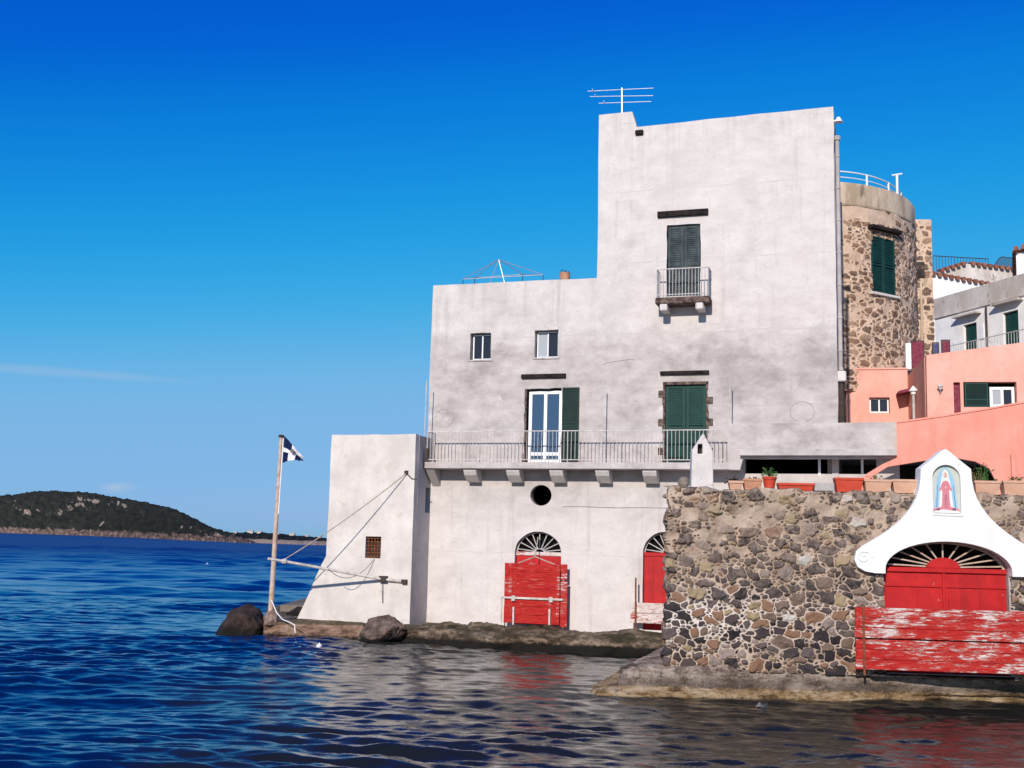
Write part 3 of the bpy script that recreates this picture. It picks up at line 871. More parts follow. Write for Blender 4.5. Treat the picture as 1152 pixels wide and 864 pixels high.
# long balcony
BD = -0.74
bz1 = F.P(650, 520, BD)[1]; bz0 = F.P(650, 527.5, BD)[1]
bu0 = F.P(477.5, 523, BD)[0]; bu1 = F.P(833, 524, BD)[0]
m = MB(); m.box(bu0, bu1 - 0.02, BD, 0.0, bz0, bz1)
bal = part('balcony', m, M['plaster'], house, bevel=0.015)
for (x0, x1) in ((520, 536), (568, 584), (616.5, 632.5), (668, 684), (721, 737)):
    c0 = F.P((x0 + x1) / 2 + 3, 535, BD + 0.35)[0]; hw = 0.22
    m = MB()
    prof = [(0.0, bz0 - 0.002), (BD + 0.10, bz0 - 0.002), (BD + 0.10, bz0 - 0.06), (BD + 0.20, bz0 - 0.20), (-0.26, bz0 - 0.40), (0.0, bz0 - 0.42)]
    n = len(prof)
    m.add([(c0 - hw, a, b) for a, b in prof] + [(c0 + hw, a, b) for a, b in prof],
          [tuple(range(n)), tuple(range(2 * n - 1, n - 1, -1))] + [(i, (i + 1) % n, n + (i + 1) % n, n + i) for i in range(n)])
    part('corbel', m, M['chimney'], bal, bevel=0.015)
m = MB()   # raking support of the balcony's left end
prof = [(0.0, bz0 - 0.004), (BD + 0.05, bz0 - 0.004), (0.0, bz0 - 0.55)]
m.add([(bu0 + 0.02, a, b) for a, b in prof] + [(bu0 + 0.3, a, b) for a, b in prof], [(0, 1, 2), (5, 4, 3), (0, 3, 4, 1), (1, 4, 5, 2), (2, 5, 3, 0)])
part('bracket', m, M['plaster'], bal)
rz = F.P(650, 484, BD + 0.05)[1]
ru1 = F.P(815, 500, BD + 0.05)[0]
m = MB(); yb = BD + 0.06
m.box(bu0 + 0.04, ru1, yb - 0.02, yb + 0.02, rz - 0.03, rz); m.box(bu0 + 0.04, ru1, yb - 0.012, yb + 0.012, bz1 + 0.07, bz1 + 0.095)
nb = int((ru1 - bu0) / 0.122)
for k in range(nb + 1):
    a = bu0 + 0.05 + (ru1 - bu0 - 0.07) * k / nb
    big = k % 13 == 0
    rr = 0.017 if big else 0.010
    a += random.uniform(-0.006, 0.006)
    m.tube([(a, yb, bz1 + (0.0 if big else 0.08)), (a + random.uniform(-0.006, 0.006), yb, rz - 0.02)], rr, 6)
m.box(bu0 + 0.04, bu0 + 0.07, yb, -0.02, rz - 0.03, rz); m.box(bu0 + 0.04, bu0 + 0.06, yb, -0.02, bz1 + 0.07, bz1 + 0.09)
for k in range(1, 7): m.tube([(bu0 + 0.055, yb + (0 - yb) * k / 7.5, bz1 + 0.08), (bu0 + 0.055, yb + (0 - yb) * k / 7.5, rz - 0.02)], 0.009, 6)
part('railing', m, M['iron_pale'], bal)
m = MB(); m.box(bu0 + 0.02, bu0 + 0.10, yb - 0.04, yb + 0.04, bz1, bz1 + 0.45); part('post', m, M['iron_dark'], bal)
# iron rods standing up from the balcony
for (px, py0, py1, yy) in ((478, 519, 428, BD + 0.10), (676.5, 519, 428, BD + 0.06), (820.5, 478, 425, BD + 0.1)):
    q = F.P(px, (py0 + py1) / 2, yy); z0_ = bz1 if py0 > 500 else F.P(px, py0, yy)[1] - 0.25
    m = MB(); m.tube([(q[0], yy, z0_), (q[0] + 0.015, yy, F.P(px, py1, yy)[1])], 0.017, 6)
    part('rod', m, M['iron_pale'], bal)

# small upper balcony
w = H['up']; SD = -0.62
sz1 = F.P(768, 333.5, SD)[1]; sz0 = F.P(768, 341, SD)[1]
su0 = F.P(737, 335, SD)[0]; su1 = F.P(798, 332, SD)[0]
m = MB(); m.box(su0, su1, SD, 0.0, sz0, sz1)
sb = part('balcony', m, M['broken_masonry'], house, bevel=0.03, label='small balcony with crumbling brown slab and corner rails')
for (a, b) in ((742.5, 751), (783, 791)):
    c0 = F.P((a + b) / 2, 344, SD + 0.05)[0]
    m = MB(); m.box(c0 - 0.12, c0 + 0.12, SD - 0.03, 0.0, sz0 - 0.22, sz0 - 0.003); part('corbel', m, M['plaster'], sb, bevel=0.03)
m = MB(); rz2 = F.P(768, 302, SD)[1]; y_ = SD + 0.05
for k in range(17):
    a = su0 + 0.04 + (su1 - su0 - 0.08) * k / 16; m.tube([(a, y_, sz1), (a, y_, rz2)], 0.011, 6)
m.box(su0 + 0.02, su1 - 0.02, y_ - 0.02, y_ + 0.02, rz2, rz2 + 0.03); m.box(su0 + 0.02, su1 - 0.02, y_ - 0.012, y_ + 0.012, sz1 + 0.08, sz1 + 0.1)
for a in (su0 + 0.04, su1 - 0.04):
    m.box(a - 0.015, a + 0.015, y_ + 0.02, -0.01, rz2, rz2 + 0.03)
    for k in range(1, 5): m.tube([(a, y_ + 0.13 * k, sz1), (a, y_ + 0.13 * k, rz2)], 0.009, 6)
part('railing', m, M['iron_pale'], sb)

# fittings on the wall
m = MB(); q0 = F.P(633, 569, 0)[0]; zc = F.P(690, 570.5)[1]
m.tube([(q0 + (10.0) * k / 10 * 0.36, -0.02, zc + 0.01 * math.sin(k)) for k in range(11)], 0.012, 6)
part('cable', m, M['iron_pale'], house)
r = F.R(715, 147, 724, 152); m = MB(); m.box(r[0], r[1], -0.10, 0.05, r[2], r[3]); part('spout', m, M['ledge_wood_and_shade'], house, bevel=0.02)
r = F.R(680, 404, 712, 408)
m = MB(); m.tube([(r[0], -0.012, r[2]), (r[1], -0.012, r[3])], 0.008, 6); m.box(r[0] - 0.04, r[0] + 0.03, -0.03, 0.02, r[2] - 0.03, r[2] + 0.03); m.box(r[1] - 0.03, r[1] + 0.04, -0.03, 0.02, r[3] - 0.03, r[3] + 0.03)
part('wire_anchor', m, M['iron_pale'], house)
# scars left in the render
c = F.P(902.5, 463); m = MB()
m.tube([(c[0] + 0.36 * math.cos(t * PI / 10), -0.004, c[1] + 0.31 * math.sin(t * PI / 10)) for t in range(-4, 15)], 0.014, 6)
part('render_scar', m, M['concrete'], house)
m = MB(); c = F.P(500, 470)
m.tube([(c[0] + (0.33 + 0.04 * math.sin(3 * t)) * math.cos(t * PI / 11), -0.004, c[1] + 0.30 * math.sin(t * PI / 11)) for t in range(0, 23)], 0.012, 6)
part('render_scar', m, M['concrete'], house)
# downpipe at the right corner
zt = F.P(942, 155)[1]; zb = F.P(947, 412)[1]
m = MB(); uu = uR + 0.09
m.tube([(uu, 0.25, zt), (uu, 0.25, zb)], 0.065, 10); m.tube([(uu, 0.25, zt), (uu, 0.25, zt + 0.14)], 0.10, 10, 0.10)
for k in range(7):
    z_ = zb + (zt - zb) * (k + 0.5) / 7; m.tube([(uu, 0.25, z_ - 0.03), (uu, 0.25, z_ + 0.03)], 0.08, 10)
m.tube([(uu, 0.25, zb), (uu + 0.02, 0.22, zb - 0.12)], 0.075, 10)
pipe = part('downpipe', m, M['concrete'], house, smooth=True)
m = MB(); m.box(uu - 0.14, uu + 0.16, 0.05, 0.4, zb - 0.45, zb - 0.13); part('hopper', m, M['limewash'], pipe, bevel=0.03)
m = MB(); m.tube([(uu, 0.25, zb - 0.45), (uu, 0.25, F.P(945, 476)[1] - 0.3)], 0.11, 10); part('lower_pipe', m, M['iron_dark'], pipe, smooth=True)
q = F.P(938, 134); m = MB()
m.tube([(uR - 0.02, 0.15, q[1]), (uR + 0.14, 0.15, q[1])], 0.02, 6); m.lathe([(0.0, 0.12), (0.05, 0.10), (0.14, -0.06), (0.0, -0.06)], (uR + 0.14, 0.15, q[1]), 10)
part('lamp', m, M['frame_white'], house)

# lower storey that carries on to the right, with its long dark opening
t0 = uR + 0.002; t1 = F.P(1012, 525)[0]
gz0, gz1 = gap[2], gap[3]
ann = thing('terrace_block', 'low grey plaster block with long dark opening below the grey parapet', 'building', F, ((t0 + t1) / 2, 0, zB))
g2 = (t0 + 0.0, F.P(986, 525)[0], gz0, gz1)
m = MB(); m.box(t0, t1, 0.002, 0.3, zB, gz0); m.box(g2[1], t1, 0.004, 0.3, gz0, gz1 - 0.002); m.box(t0, t1, 0.0, 0.3, gz1, gz1 + 0.3)
part('wall', m, M['plaster'], ann)
te = F.P(1270, 500)[0]
m = MB(); m.box(F.P(836, 520)[0], te, -0.95, -0.006, gz1 + 0.0, gz1 + 0.18)
m.box(t0, te, 0.304, 7, gz1 + 0.0, gz1 + 0.18)
part('slab', m, M['concrete'], ann)
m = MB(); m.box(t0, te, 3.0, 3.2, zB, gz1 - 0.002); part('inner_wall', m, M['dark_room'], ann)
pr = F.R(820, 475.5, 1009, 516, BD)
pz1 = (F.P(820, 477.5, BD)[1] + F.P(1008, 474, BD)[1]) / 2
pz0 = (F.P(836, 517.5, BD)[1] + F.P(1008, 515, BD)[1]) / 2
m = MB(); ul = pr[0]; ub = F.P(836, 517, BD)[0]
m.panel(rough([(bu1 - 0.015, bz0), (ub, pz0), (pr[1], pz0), (pr[1], pz1), (ul, pz1), (ul, bz0)], 0.5, 0.01), (), BD - 0.012, 0.22)
part('parapet', m, M['plaster'], ann)
for px in (922, 970):
    u_ = F.P(px, 525, 0.1)[0]; m = MB(); m.box(u_ - 0.035, u_ + 0.035, -0.02 if px < 941 else 0.06, 0.13, gz0 - 0.05, gz1 - 0.004); part('post', m, M['frame_white'], ann)

# pink parapet with the flat arch
PD = BD - 0.25
pts = [(1009, 476), (1060, 469), (1110, 461), (1152, 453.5), (1260, 436)]
top = [F.P(x, y, PD) for x, y in pts]
zbot = F.P(1100, 556, PD)[1]
arc = [F.P(x, y, PD) for x, y in ((1120, 541), (1113, 527), (1097, 519), (1077, 515.5), (1038, 518.5), (999, 525), (986, 533), (983, 541))]
lft = [F.P(x, y, PD) for x, y in ((968, 541), (975, 533), (993, 522), (1009, 515))]
outl = [(top[-1][0], zbot)] + list(reversed(top)) + list(reversed(lft)) + [(lft[0][0], zbot), (arc[-1][0], zbot)] + list(reversed(arc)) + [(arc[0][0], zbot)]
pw = thing('parapet_wall', 'salmon pink parapet wall rising to the right above a flat dark arch', 'wall', F, (top[2][0], PD, zbot))
m = MB(); m.panel(outl, (), PD, 0.24); part('wall', m, M['pink'], pw)
r = F.R(1138, 511, 1175, 556, PD - 0.15); m = MB(); m.box(r[0], r[1], PD - 0.16, PD - 0.003, r[2], r[3]); part('pier', m, M['pink'], pw, bevel=0.015)
m = MB(); cc = F.P(1010, 476, PD)
for a, b in zip(top[:-1], top[1:]):
    m.add([(a[0], PD - 0.03, a[1]), (b[0], PD - 0.03, b[1]), (b[0], PD + 0.27, b[1]), (a[0], PD + 0.27, a[1]),
           (a[0], PD - 0.03, a[1] + 0.05), (b[0], PD - 0.03, b[1] + 0.05), (b[0], PD + 0.27, b[1] + 0.05), (a[0], PD + 0.27, a[1] + 0.05)],
          [(0, 3, 2, 1), (4, 5, 6, 7), (0, 1, 5, 4), (2, 3, 7, 6), (0, 4, 7, 3), (1, 2, 6, 5)])
part('coping', m, M['pink'], pw)

# ------------------------------------------------------------------ white bastion at the corner of the house
TD = -1.4
tuR = F.P(464.5, 590, TD)[0]
tzT = F.P(420, 488.5, TD)[1]; tzB = F.P(400, 699, TD)[1] - 0.12
tl = [F.P(x, y, TD) for x, y in ((334, 695), (340, 684), (348, 667), (356, 648), (362, 634), (366.5, 625.5), (368, 600), (371, 545), (373.2, 489))]
tw = thing('bastion', 'whitewashed tapering corner bastion with a flared foot beside the grey house', 'tower', F, (tuR - 1.5, TD, tzB))
wr = F.R(411, 603.5, 428.5, 628, TD)
m = MB(); outl = [(tuR, tzB), (tuR, tzT)] + [(a, b) for a, b in reversed(tl)]
outl[-1] = (outl[-1][0] - 0.05, tzB)
outl[2] = (outl[2][0], tzT - 0.02)
m.panel(rough(outl, 0.5, 0.012), [rect(*wr)], TD, 0.3)
part('wall', m, M['limewash'], tw)
m = MB(); dp = 5.0
n = len(tl)     # flared left flank, right flank, rear and top
L = [(a, b) for a, b in tl]; L[0] = (L[0][0] - 0.05, tzB); L[-1] = (L[-1][0], tzT - 0.02)
m.add([(a, TD + 0.3, b) for a, b in L] + [(a, TD + dp, b) for a, b in L] + [(tuR - 0.3, TD + 0.3, L[-1][1]), (tuR - 0.3, TD + dp, L[-1][1])],
      [(i, i + 1, n + i + 1, n + i) for i in range(n - 1)] + [(n - 1, 2 * n, 2 * n + 1, 2 * n - 1)])
part('flank_wall', m, M['limewash'], tw)
nz = (F.P(484, 577)[1], F.P(484, 549)[1])
m = MB()
m.box(tuR - 0.3, tuR, TD + 0.302, -0.42, tzB, tzT - 0.02); m.box(tuR - 0.3, tuR, -0.42, -0.004, tzB, nz[0]); m.box(tuR - 0.3, tuR, -0.42, -0.004, nz[1], tzT - 0.02)
m.box(tuR - 0.3, uL - 0.004, -0.004, dp + TD, tzB, tzT - 0.022)
part('side_wall', m, M['plaster'], tw)
m = MB(); m.box(tuR - 0.29, tuR - 0.25, -0.44, -0.01, nz[0], nz[1]); part('niche', m, M['dark_room'], tw)
m = MB(); m.box(wr[0] - 0.05, wr[1] + 0.05, TD + 0.32, TD + 0.36, wr[2] - 0.05, wr[3] + 0.05)
wn = part('window', m, M['dark_room'], tw)
m = MB()
for k in range(5): m.tube([(wr[0] + (wr[1] - wr[0]) * (k + 0.5) / 5, TD + 0.12, wr[2]), (wr[0] + (wr[1] - wr[0]) * (k + 0.5) / 5, TD + 0.12, wr[3])], 0.016, 6)
for k in range(6): m.tube([(wr[0], TD + 0.105, wr[2] + (wr[3] - wr[2]) * (k + 0.5) / 6), (wr[1], TD + 0.105, wr[2] + (wr[3] - wr[2]) * (k + 0.5) / 6)], 0.016, 6)
part('grille', m, M['rust'], wn)
m = MB(); q = F.P(457.5, 533, TD)
m.box(q[0] - 0.06, q[0] + 0.06, TD - 0.06, TD + 0.02, q[1] - 0.02, q[1] + 0.10); m.tube([(q[0] + 0.02, TD - 0.02, q[1]), (q[0] + 0.2, TD - 0.03, q[1] - 0.16), (q[0] + 0.34, TD + 0.05, q[1] - 0.18)], 0.018, 6)
part('hook', m, M['iron_dark'], tw)

# mooring boom, its stays
A = Vector((F.P(456, 654.5, TD - 0.05)[0], TD - 0.05, F.P(456, 654.5, TD - 0.05)[1]))
Bm = Vector((F.P(430, 651.5, TD - 0.1)[0], TD - 0.10, F.P(430, 651.5, TD - 0.1)[1]))
Eo = Vector((F.P(301, 628.5, TD - 2.05)[0], TD - 2.05, F.P(301, 628.5, TD - 2.05)[1]))
K1 = Vector((F.P(320, 631.5, TD - 1.75)[0], TD - 1.75, F.P(320, 631.5, TD - 1.75)[1]))
boom = thing('mooring_boom', 'bleached horizontal mooring boom jutting out from the white bastion', 'boom', F, tuple(A))
m = MB(); m.tube([Eo, K1, Bm, A], 0.04, 10, 0.05); part('spar', m, M['boom_wood'], boom, smooth=True)
m = MB(); m.box(Bm.x - 0.10, Bm.x + 0.16, TD - 0.17, TD - 0.002, Bm.z - 0.08, Bm.z + 0.1)
m.box(A.x - 0.12, A.x + 0.06, TD - 0.12, TD - 0.002, A.z - 0.06, A.z + 0.07)
m.tube([(Bm.x, TD - 0.1, Bm.z - 0.1), (Bm.x + 0.02, TD - 0.04, Bm.z - 0.75)], 0.012, 6)
part('bracket', m, M['iron_dark'], boom, bevel=0.01)
m = MB(); m.lathe([(0.0, -0.09), (0.08, -0.06), (0.10, 0.0), (0.08, 0.06), (0.0, 0.09)], tuple(K1), 10); part('collar', m, M['boom_wood'], boom)


def sag(a, b, s, n=14):
    a, b = Vector(a), Vector(b)
    return [a.lerp(b, k / n) - Vector((0, 0, s * 4 * (k / n) * (1 - k / n))) for k in range(n + 1)]


hk = Vector((q[0], TD - 0.06, q[1]))
m = MB(); m.tube(sag(hk, K1 + Vector((0, 0, 0.06)), 0.10), 0.016, 6)
single('stay_rope', m, M['rope'], 'pale stay rope from the bastion hook to the outer end of the boom', 'rope', F, tuple(hk), 'ropes of the mooring boom', smooth=True)
e2 = Vector((F.P(347, 665, TD - 0.9)[0], TD - 0.9, F.P(347, 665, TD - 0.9)[1]))
m2 = Vector((F.P(388, 616, TD - 0.4)[0], TD - 0.4, F.P(388, 616, TD - 0.4)[1]))
bmid = Eo.lerp(Bm, 0.45)
wb = Vector((F.P(421, 629, TD - 0.03)[0], TD - 0.03, F.P(421, 629, TD - 0.03)[1]))
m = MB(); m.tube(sag(wb, bmid + Vector((0.3, 0, -0.03)), 0.42), 0.010, 6)
single('stay_rope', m, M['rope_dark'], 'slack thin rope sagging below the barred bastion window', 'rope', F, tuple(wb), 'ropes of the mooring boom', smooth=True)

# ------------------------------------------------------------------ quay and rocks
zq = F.P(600, 705)[1]


def slab_mesh(front, back, zt_front, zt_back, step=0.18, amp=0.05, skirt=-0.6):
    """quay: rough top from back line to front line, then a broken face down into the water"""
    f = [Vector(p) for p in front]; b = [Vector(p) for p in back]
    seg = [0]
    for i in range(1, len(f)): seg.append(seg[-1] + (f[i] - f[i - 1]).length)
    n = int(seg[-1] / step); rows = 16
    P_ = np.zeros((rows + 10, n + 1, 3))
    for i in range(n + 1):
        s = seg[-1] * i / n
        k = max(j for j in range(len(seg)) if seg[j] <= s + 1e-9); k = min(k, len(f) - 2)
        t = (s - seg[k]) / (seg[k + 1] - seg[k])
        pf = f[k].lerp(f[k + 1], t); pb = b[k].lerp(b[k + 1], t)
        dirn = (pf - pb).normalized()
        for r in range(rows + 10):
            if r < rows:
                p = pb.lerp(pf, r / (rows - 1)); z = zt_back + (zt_front - zt_back) * r / (rows - 1)
                nz_ = noise.fractal(Vector((p.x * 1.1, p.y * 1.1, 2.2)), 0.7, 2.1, 6) + 0.9 * noise.cell(Vector((p.x * 1.7 + 0.4 * noise.noise(p * 1.5), p.y * 2.1, 1.0)))
                P_[r, i] = (p.x, p.y, z + amp * nz_)
            else:
                q_ = (r - rows + 1) / 10
                z = zt_front + (skirt - zt_front) * q_
                nn = noise.fractal(Vector((pf.x * 1.3, pf.y * 1.3, z * 2.2)), 0.6, 2.1, 6) + 0.6 * noise.cell(Vector((pf.x * 1.4, pf.y * 1.4, z * 3.0)))
                o_ = 0.06 * math.sin(min(q_ * 3, 1) * PI / 2) + amp * 2.6 * nn
                P_[r, i] = (pf.x + dirn.x * o_, pf.y + dirn.y * o_, z)
    return P_


def wl(px, py): q_ = at_z(px, py, 0); return (q_.x, q_.y, 0)


def fxy(px, y): q_ = F.w(F.P(px, 700, y)[0], y, 0); return (q_.x, q_.y, 0)


def struct(name, P_, mat, label):
    me = grid_mesh(name, P_, mat); o = bpy.data.objects.new(name, me); COL.objects.link(o)
    o['kind'] = 'structure'; o['label'] = label; return o


fl = [wl(296, 717), wl(330, 719), wl(370, 720), wl(408, 722)]
bl = [fxy(300, 4.0), fxy(330, 4.0), fxy(370, 4.0), fxy(408, 4.0)]
struct('quay', slab_mesh(fl, bl, zq - 0.02, zq + 0.02, 0.16, 0.02), M['quay'], 'narrow brick edged quay with algae in front of the bastion')
fl = [wl(405, 721), wl(470, 726), wl(540, 731), wl(620, 734.5), wl(745, 738), wl(800, 740)]
bl = [fxy(405, 1.2), fxy(470, 1.2), fxy(540, 1.2), fxy(620, 1.2), fxy(745, 1.2), fxy(800, 1.2)]
struct('quay', slab_mesh(fl, bl, zq - 0.10, zq + 0.01, 0.09, 0.10), M['quay_rock'], 'broken dark rock ledge along the foot of the grey house')


def rock(name, c, sx, sy, sz, mat, label, seed, cut=-0.3, sub=5):
    rr_ = random.Random(seed); PLN = []
    for _ in range(22):
        nk = Vector((rr_.gauss(0, 1), rr_.gauss(0, 1), rr_.gauss(0, 1))).normalized(); PLN.append((nk, rr_.uniform(0.72, 1.0)))
    bm = bmesh.new(); bmesh.ops.create_icosphere(bm, subdivisions=sub + 1, radius=1)
    for v in bm.verts:
        d = v.co.normalized()
        n1 = noise.fractal(d * 1.1 + Vector((seed, 0, 0)), 0.8, 2.0, 3); n2 = noise.fractal(d * 3.2 + Vector((0, seed, 0)), 0.8, 2.0, 5)
        r = (1 + 0.10 * n1) * min(min(dk / max(d.dot(nk), 0.05) for nk, dk in PLN), 1.15)
        p = d * r * (1 + 0.035 * n2 + 0.02 * noise.fractal(d * 11.0, 0.8, 2.0, 4))
        v.co = Vector((p.x * sx, p.y * sy, max(p.z, cut) * sz))
    me = bpy.data.meshes.new(name); bm.to_mesh(me); bm.free()
    me.polygons.foreach_set('use_smooth', [True] * len(me.polygons)); me.materials.append(mat)
    o = bpy.data.objects.new(name, me); COL.objects.link(o); o.location = c
    o['label'] = label; o['category'] = 'rock'; return o


p = at_z(270, 716, 0); s = p.y / FOC
rock('boulder', (p.x, p.y + 0.5, 0.12), 31 * s, 0.9, 32 * s, M['rock_dark'], 'big dark wet boulder in the sea at the left tip of the quay', 2.2, -1.2)
p = at_z(430, 706, zq); s = p.y / FOC
rock('boulder', (p.x, p.y + 0.45, zq - 0.12), 28 * s, 0.55, 17 * s, M['rock_brown'], 'low brown boulder against the right foot of the white bastion', 8.1, -1.2)
p = at_z(304, 699, zq); s = p.y / FOC
rock('rock', (p.x, p.y + 0.2, zq + 0.02), 9.5 * s, 0.28, 12 * s, M['rock_pink'], 'small pinkish block carrying the flagpole foot', 5.7, -0.4, 4)
p = at_z(330, 696, zq); s = p.y / FOC
rock('rock', (p.x - 0.1, p.y + 1.6, zq), 15 * s, 0.5, 10 * s, M['rock_dark'], 'low black rock behind the flared foot of the bastion', 1.9, -0.4, 4)

# ------------------------------------------------------------------ flagpole, flag
fy = at_z(304, 699, zq).y + 0.2
b0 = at_y(304.5, 687, fy); b1 = at_y(316.5, 491, fy)
pole = thing('flagpole', 'slim peeling pink flagpole on a rock at the quay tip', 'flagpole', G, tuple(b0))
m = MB(); m.tube([b0 - Vector((0, 0, 0.3)), b0.lerp(b1, 0.5), b1], 0.085, 10, 0.055); part('mast', m, M['pole_paint'], pole, smooth=True)
m = MB(); m.tube([b1 - Vector((0, 0, 0.03)), b1 + Vector((0, 0, 0.05))], 0.09, 10); part('cap', m, M['iron_dark'], pole)
m = MB(); h0 = b0.lerp(b1, 0.55) + Vector((0.07, -0.05, 0)); h1 = at_y(319, 489, fy)
m.tube([h0, h1], 0.018, 6); part('flag_staff', m, M['frame_white'], pole)
m = MB(); g0 = b0 + Vector((0.10, -0.05, 0.55))
pp = [b0.lerp(b1, 0.06) + Vector((0.03, -0.1, 0)), at_y(311, 689, fy - .3), at_y(318, 697, fy - .5), at_y(326, 700, fy - 0.9), at_y(331.5, 703, fy - 1.0), at_y(332, 712, fy - 1.1)]
m.tube(pp, 0.016, 6)
single('rope', m, M['buoy_white'], 'white rope from the flagpole foot hanging over the quay edge', 'rope', G, tuple(pp[0]), smooth=True)

NS, NTT = 16, 12
up_ = [(319.8, 490.5), (324, 494.5), (328, 499.5), (331.5, 503), (335.5, 508), (338.5, 511.5), (341.5, 514.5)]
lo_ = [(317.8, 521), (321.5, 519.2), (325, 518.6), (328.5, 518.2), (332, 517), (336.5, 518.2), (340.5, 519.5)]
def lerp_l(L, t):
    x = t * (len(L) - 1); i = min(int(x), len(L) - 2); f_ = x - i
    return (L[i][0] * (1 - f_) + L[i + 1][0] * f_, L[i][1] * (1 - f_) + L[i + 1][1] * f_)
vs = []; fs = []; mi = []
for i in range(NS + 1):
    for j in range(NTT + 1):
        s, t = i / NS, j / NTT
        a, b = lerp_l(up_, s), lerp_l(lo_, s)
        yy = fy + 0.10 * math.sin(s * 8 + t * 2.0) * s + 0.05 * math.sin(t * 5) * s
        vs.append(tuple(at_y(a[0] * t + b[0] * (1 - t), a[1] * t + b[1] * (1 - t), yy)))
for i in range(NS):
    for j in range(NTT):
        s, t = (i + 0.5) / NS, (j + 0.5) / NTT
        if s > 0.9 and (j in (0, 1, 5, 6, 9)): continue
        fs.append((i * (NTT + 1) + j, (i + 1) * (NTT + 1) + j, (i + 1) * (NTT + 1) + j + 1, i * (NTT + 1) + j + 1))
        k = 1
        if t > 0.60 and s < 0.40: k = 0
        if t < 0.40 and s < 0.27: k = 0
        if t < 0.62 and s > 0.60: k = 0
        mi.append(k)
m = MB(); m.add(vs, fs); m.mi = mi; m.open = True
flag = thing('flag', 'tattered navy and white cross flag flying from the flagpole top', 'flag', G, vs[0])
fo = part('cloth', m, [M['navy'], M['cloth_white']], flag, smooth='all')
so = fo.modifiers.new('thick', 'SOLIDIFY'); so.thickness = 0.006
c = at_y(329, 507.5, fy - 0.10); m = MB()
m.add([tuple(c + Vector((0.055 * math.cos(t * PI / 6) * (1 + 0.25 * (t % 2)), -0.04, 0.065 * math.sin(t * PI / 6) * (1 + 0.2 * (t % 3 == 0))))) for t in range(12)], [tuple(range(12))]); m.open = True
part('emblem', m, M['emblem'], flag)

# buoys and floating scrap
for px, py, r, lab in ((359, 728, 3.4, 'white buoy floating beside the quay near the bastion'), (233, 636, 1.9, 'tiny white buoy far out on the open sea')):
    p = at_z(px, py, 0); s = p.y / FOC * r
    m = MB(); m.lathe([(0.0, -s), (s * 0.8, -s * 0.6), (s, 0), (s * 0.85, s * 0.55), (s * 0.3, s * 0.85), (s * 0.12, s), (s * 0.12, s * 1.25), (0, s * 1.3)], (p.x, p.y, s * 0.25), 16)
    single('buoy', m, M['buoy_white'], lab, 'buoy', G, (p.x, p.y, 0), smooth=True)
p = at_z(855, 798, 0); m = MB()
for k in range(9):
    a = k * 0.7
    m.add([(p.x - 0.10 + 0.02 * k + 0.05 * math.sin(a), p.y - 0.1 + 0.05 * math.cos(a), 0.05 + 0.04 * math.sin(a * 2)), (p.x - 0.02 + 0.02 * k, p.y - 0.05, 0.12 + 0.03 * math.cos(a)),
           (p.x + 0.02 + 0.015 * k, p.y + 0.08, 0.04)], [(0, 1, 2)])
m.open = True
single('white_scrap', m, M['buoy_white'], 'scrap of white debris floating in front of the stone plinth', 'litter', G, (p.x, p.y, 0))

# ------------------------------------------------------------------ boards in front of the boathouse doors
r = F.R(567.5, 634, 637.5, 702, -0.35)
bp = thing('door_barrier', 'scuffed red plank barrier with a pale cross bar propped against the arched doorway', 'barrier', F, ((r[0] + r[1]) / 2, -0.3, r[2]))
m = MB(); nbd = 7
for k in range(nbd):
    za = r[2] + (r[3] - r[2]) * k / nbd; zb_ = r[2] + (r[3] - r[2]) * (k + 1) / nbd - 0.004
    m.box(r[0] + random.uniform(-0.01, 0.01), r[1] - 0.22 + random.uniform(-0.01, 0.01), -0.36 + random.uniform(-0.004, 0.004), -0.31, za, zb_)
part('planks', m, M['peel_little'], bp, bevel=0.006)
m = MB(); m.box(r[1] - 0.2, r[1] + 0.02, -0.355, -0.31, r[2] - 0.06, r[2] + (r[3] - r[2]) * 0.72); m.box(r[1] - 0.2, r[1], -0.35, -0.31, r[2] + (r[3] - r[2]) * 0.74, r[3])
part('batten', m, M['peel_some'], bp, bevel=0.005)
m = MB(); m.box(r[0] + 0.14, r[0] + 0.26, -0.372, -0.362, r[2] + 0.02, r[3]); part('batten', m, M['peel_some'], bp, bevel=0.005); m = MB(); m.box(r[1] - 0.33, r[1] - 0.23, -0.372, -0.362, r[2] + 0.02, r[3])
part('batten', m, M['peel_some'], bp, bevel=0.005, label='peeling upright battens with white paint showing')
zc = r[2] + (r[3] - r[2]) * 0.42
m = MB(); m.box(r[0] - 0.05, r[1] - 0.10, -0.43, -0.375, zc - 0.035, zc + 0.03); m.box(r[0] + 0.26, r[0] + 0.38, -0.445, -0.37, zc - 0.10, zc + 0.07); m.box(r[1] - 0.55, r[1] - 0.43, -0.445, -0.37, zc - 0.10, zc + 0.07)
part('cross_bar', m, M['boom_wood'], bp, bevel=0.006)
m = MB(); m.box(r[0] + 0.30, r[0] + 0.36, -0.42, -0.372, r[2] - 0.05, r[2] + 0.5); part('prop', m, M['boom_wood'], bp, bevel=0.004); m = MB(); m.box(r[1] - 0.56, r[1] - 0.50, -0.42, -0.372, r[2] - 0.1, r[2] + 0.48); part('prop', m, M['boom_wood'], bp, bevel=0.004); m = MB()
m.tube([(r[0] - 0.08, -0.36, r[2] - 0.02), (r[0] - 0.08, -0.37, zc + 0.02)], 0.022, 6)
part('prop', m, M['boom_wood'], bp, bevel=0.004)
apx = ((a1[0] + a1[1]) / 2, -0.30, z_sp1 - 0.12)
m = MB(); m.tube([(r[0] + 0.42, -0.34, r[3] - 0.01), apx, (r[1] - 0.3, -0.34, r[3] - 0.05)], 0.02, 6); m.tube([apx, (apx[0], -0.02, z_sp1 + 0.5)], 0.018, 6)
part('rope', m, M['rope'], bp)

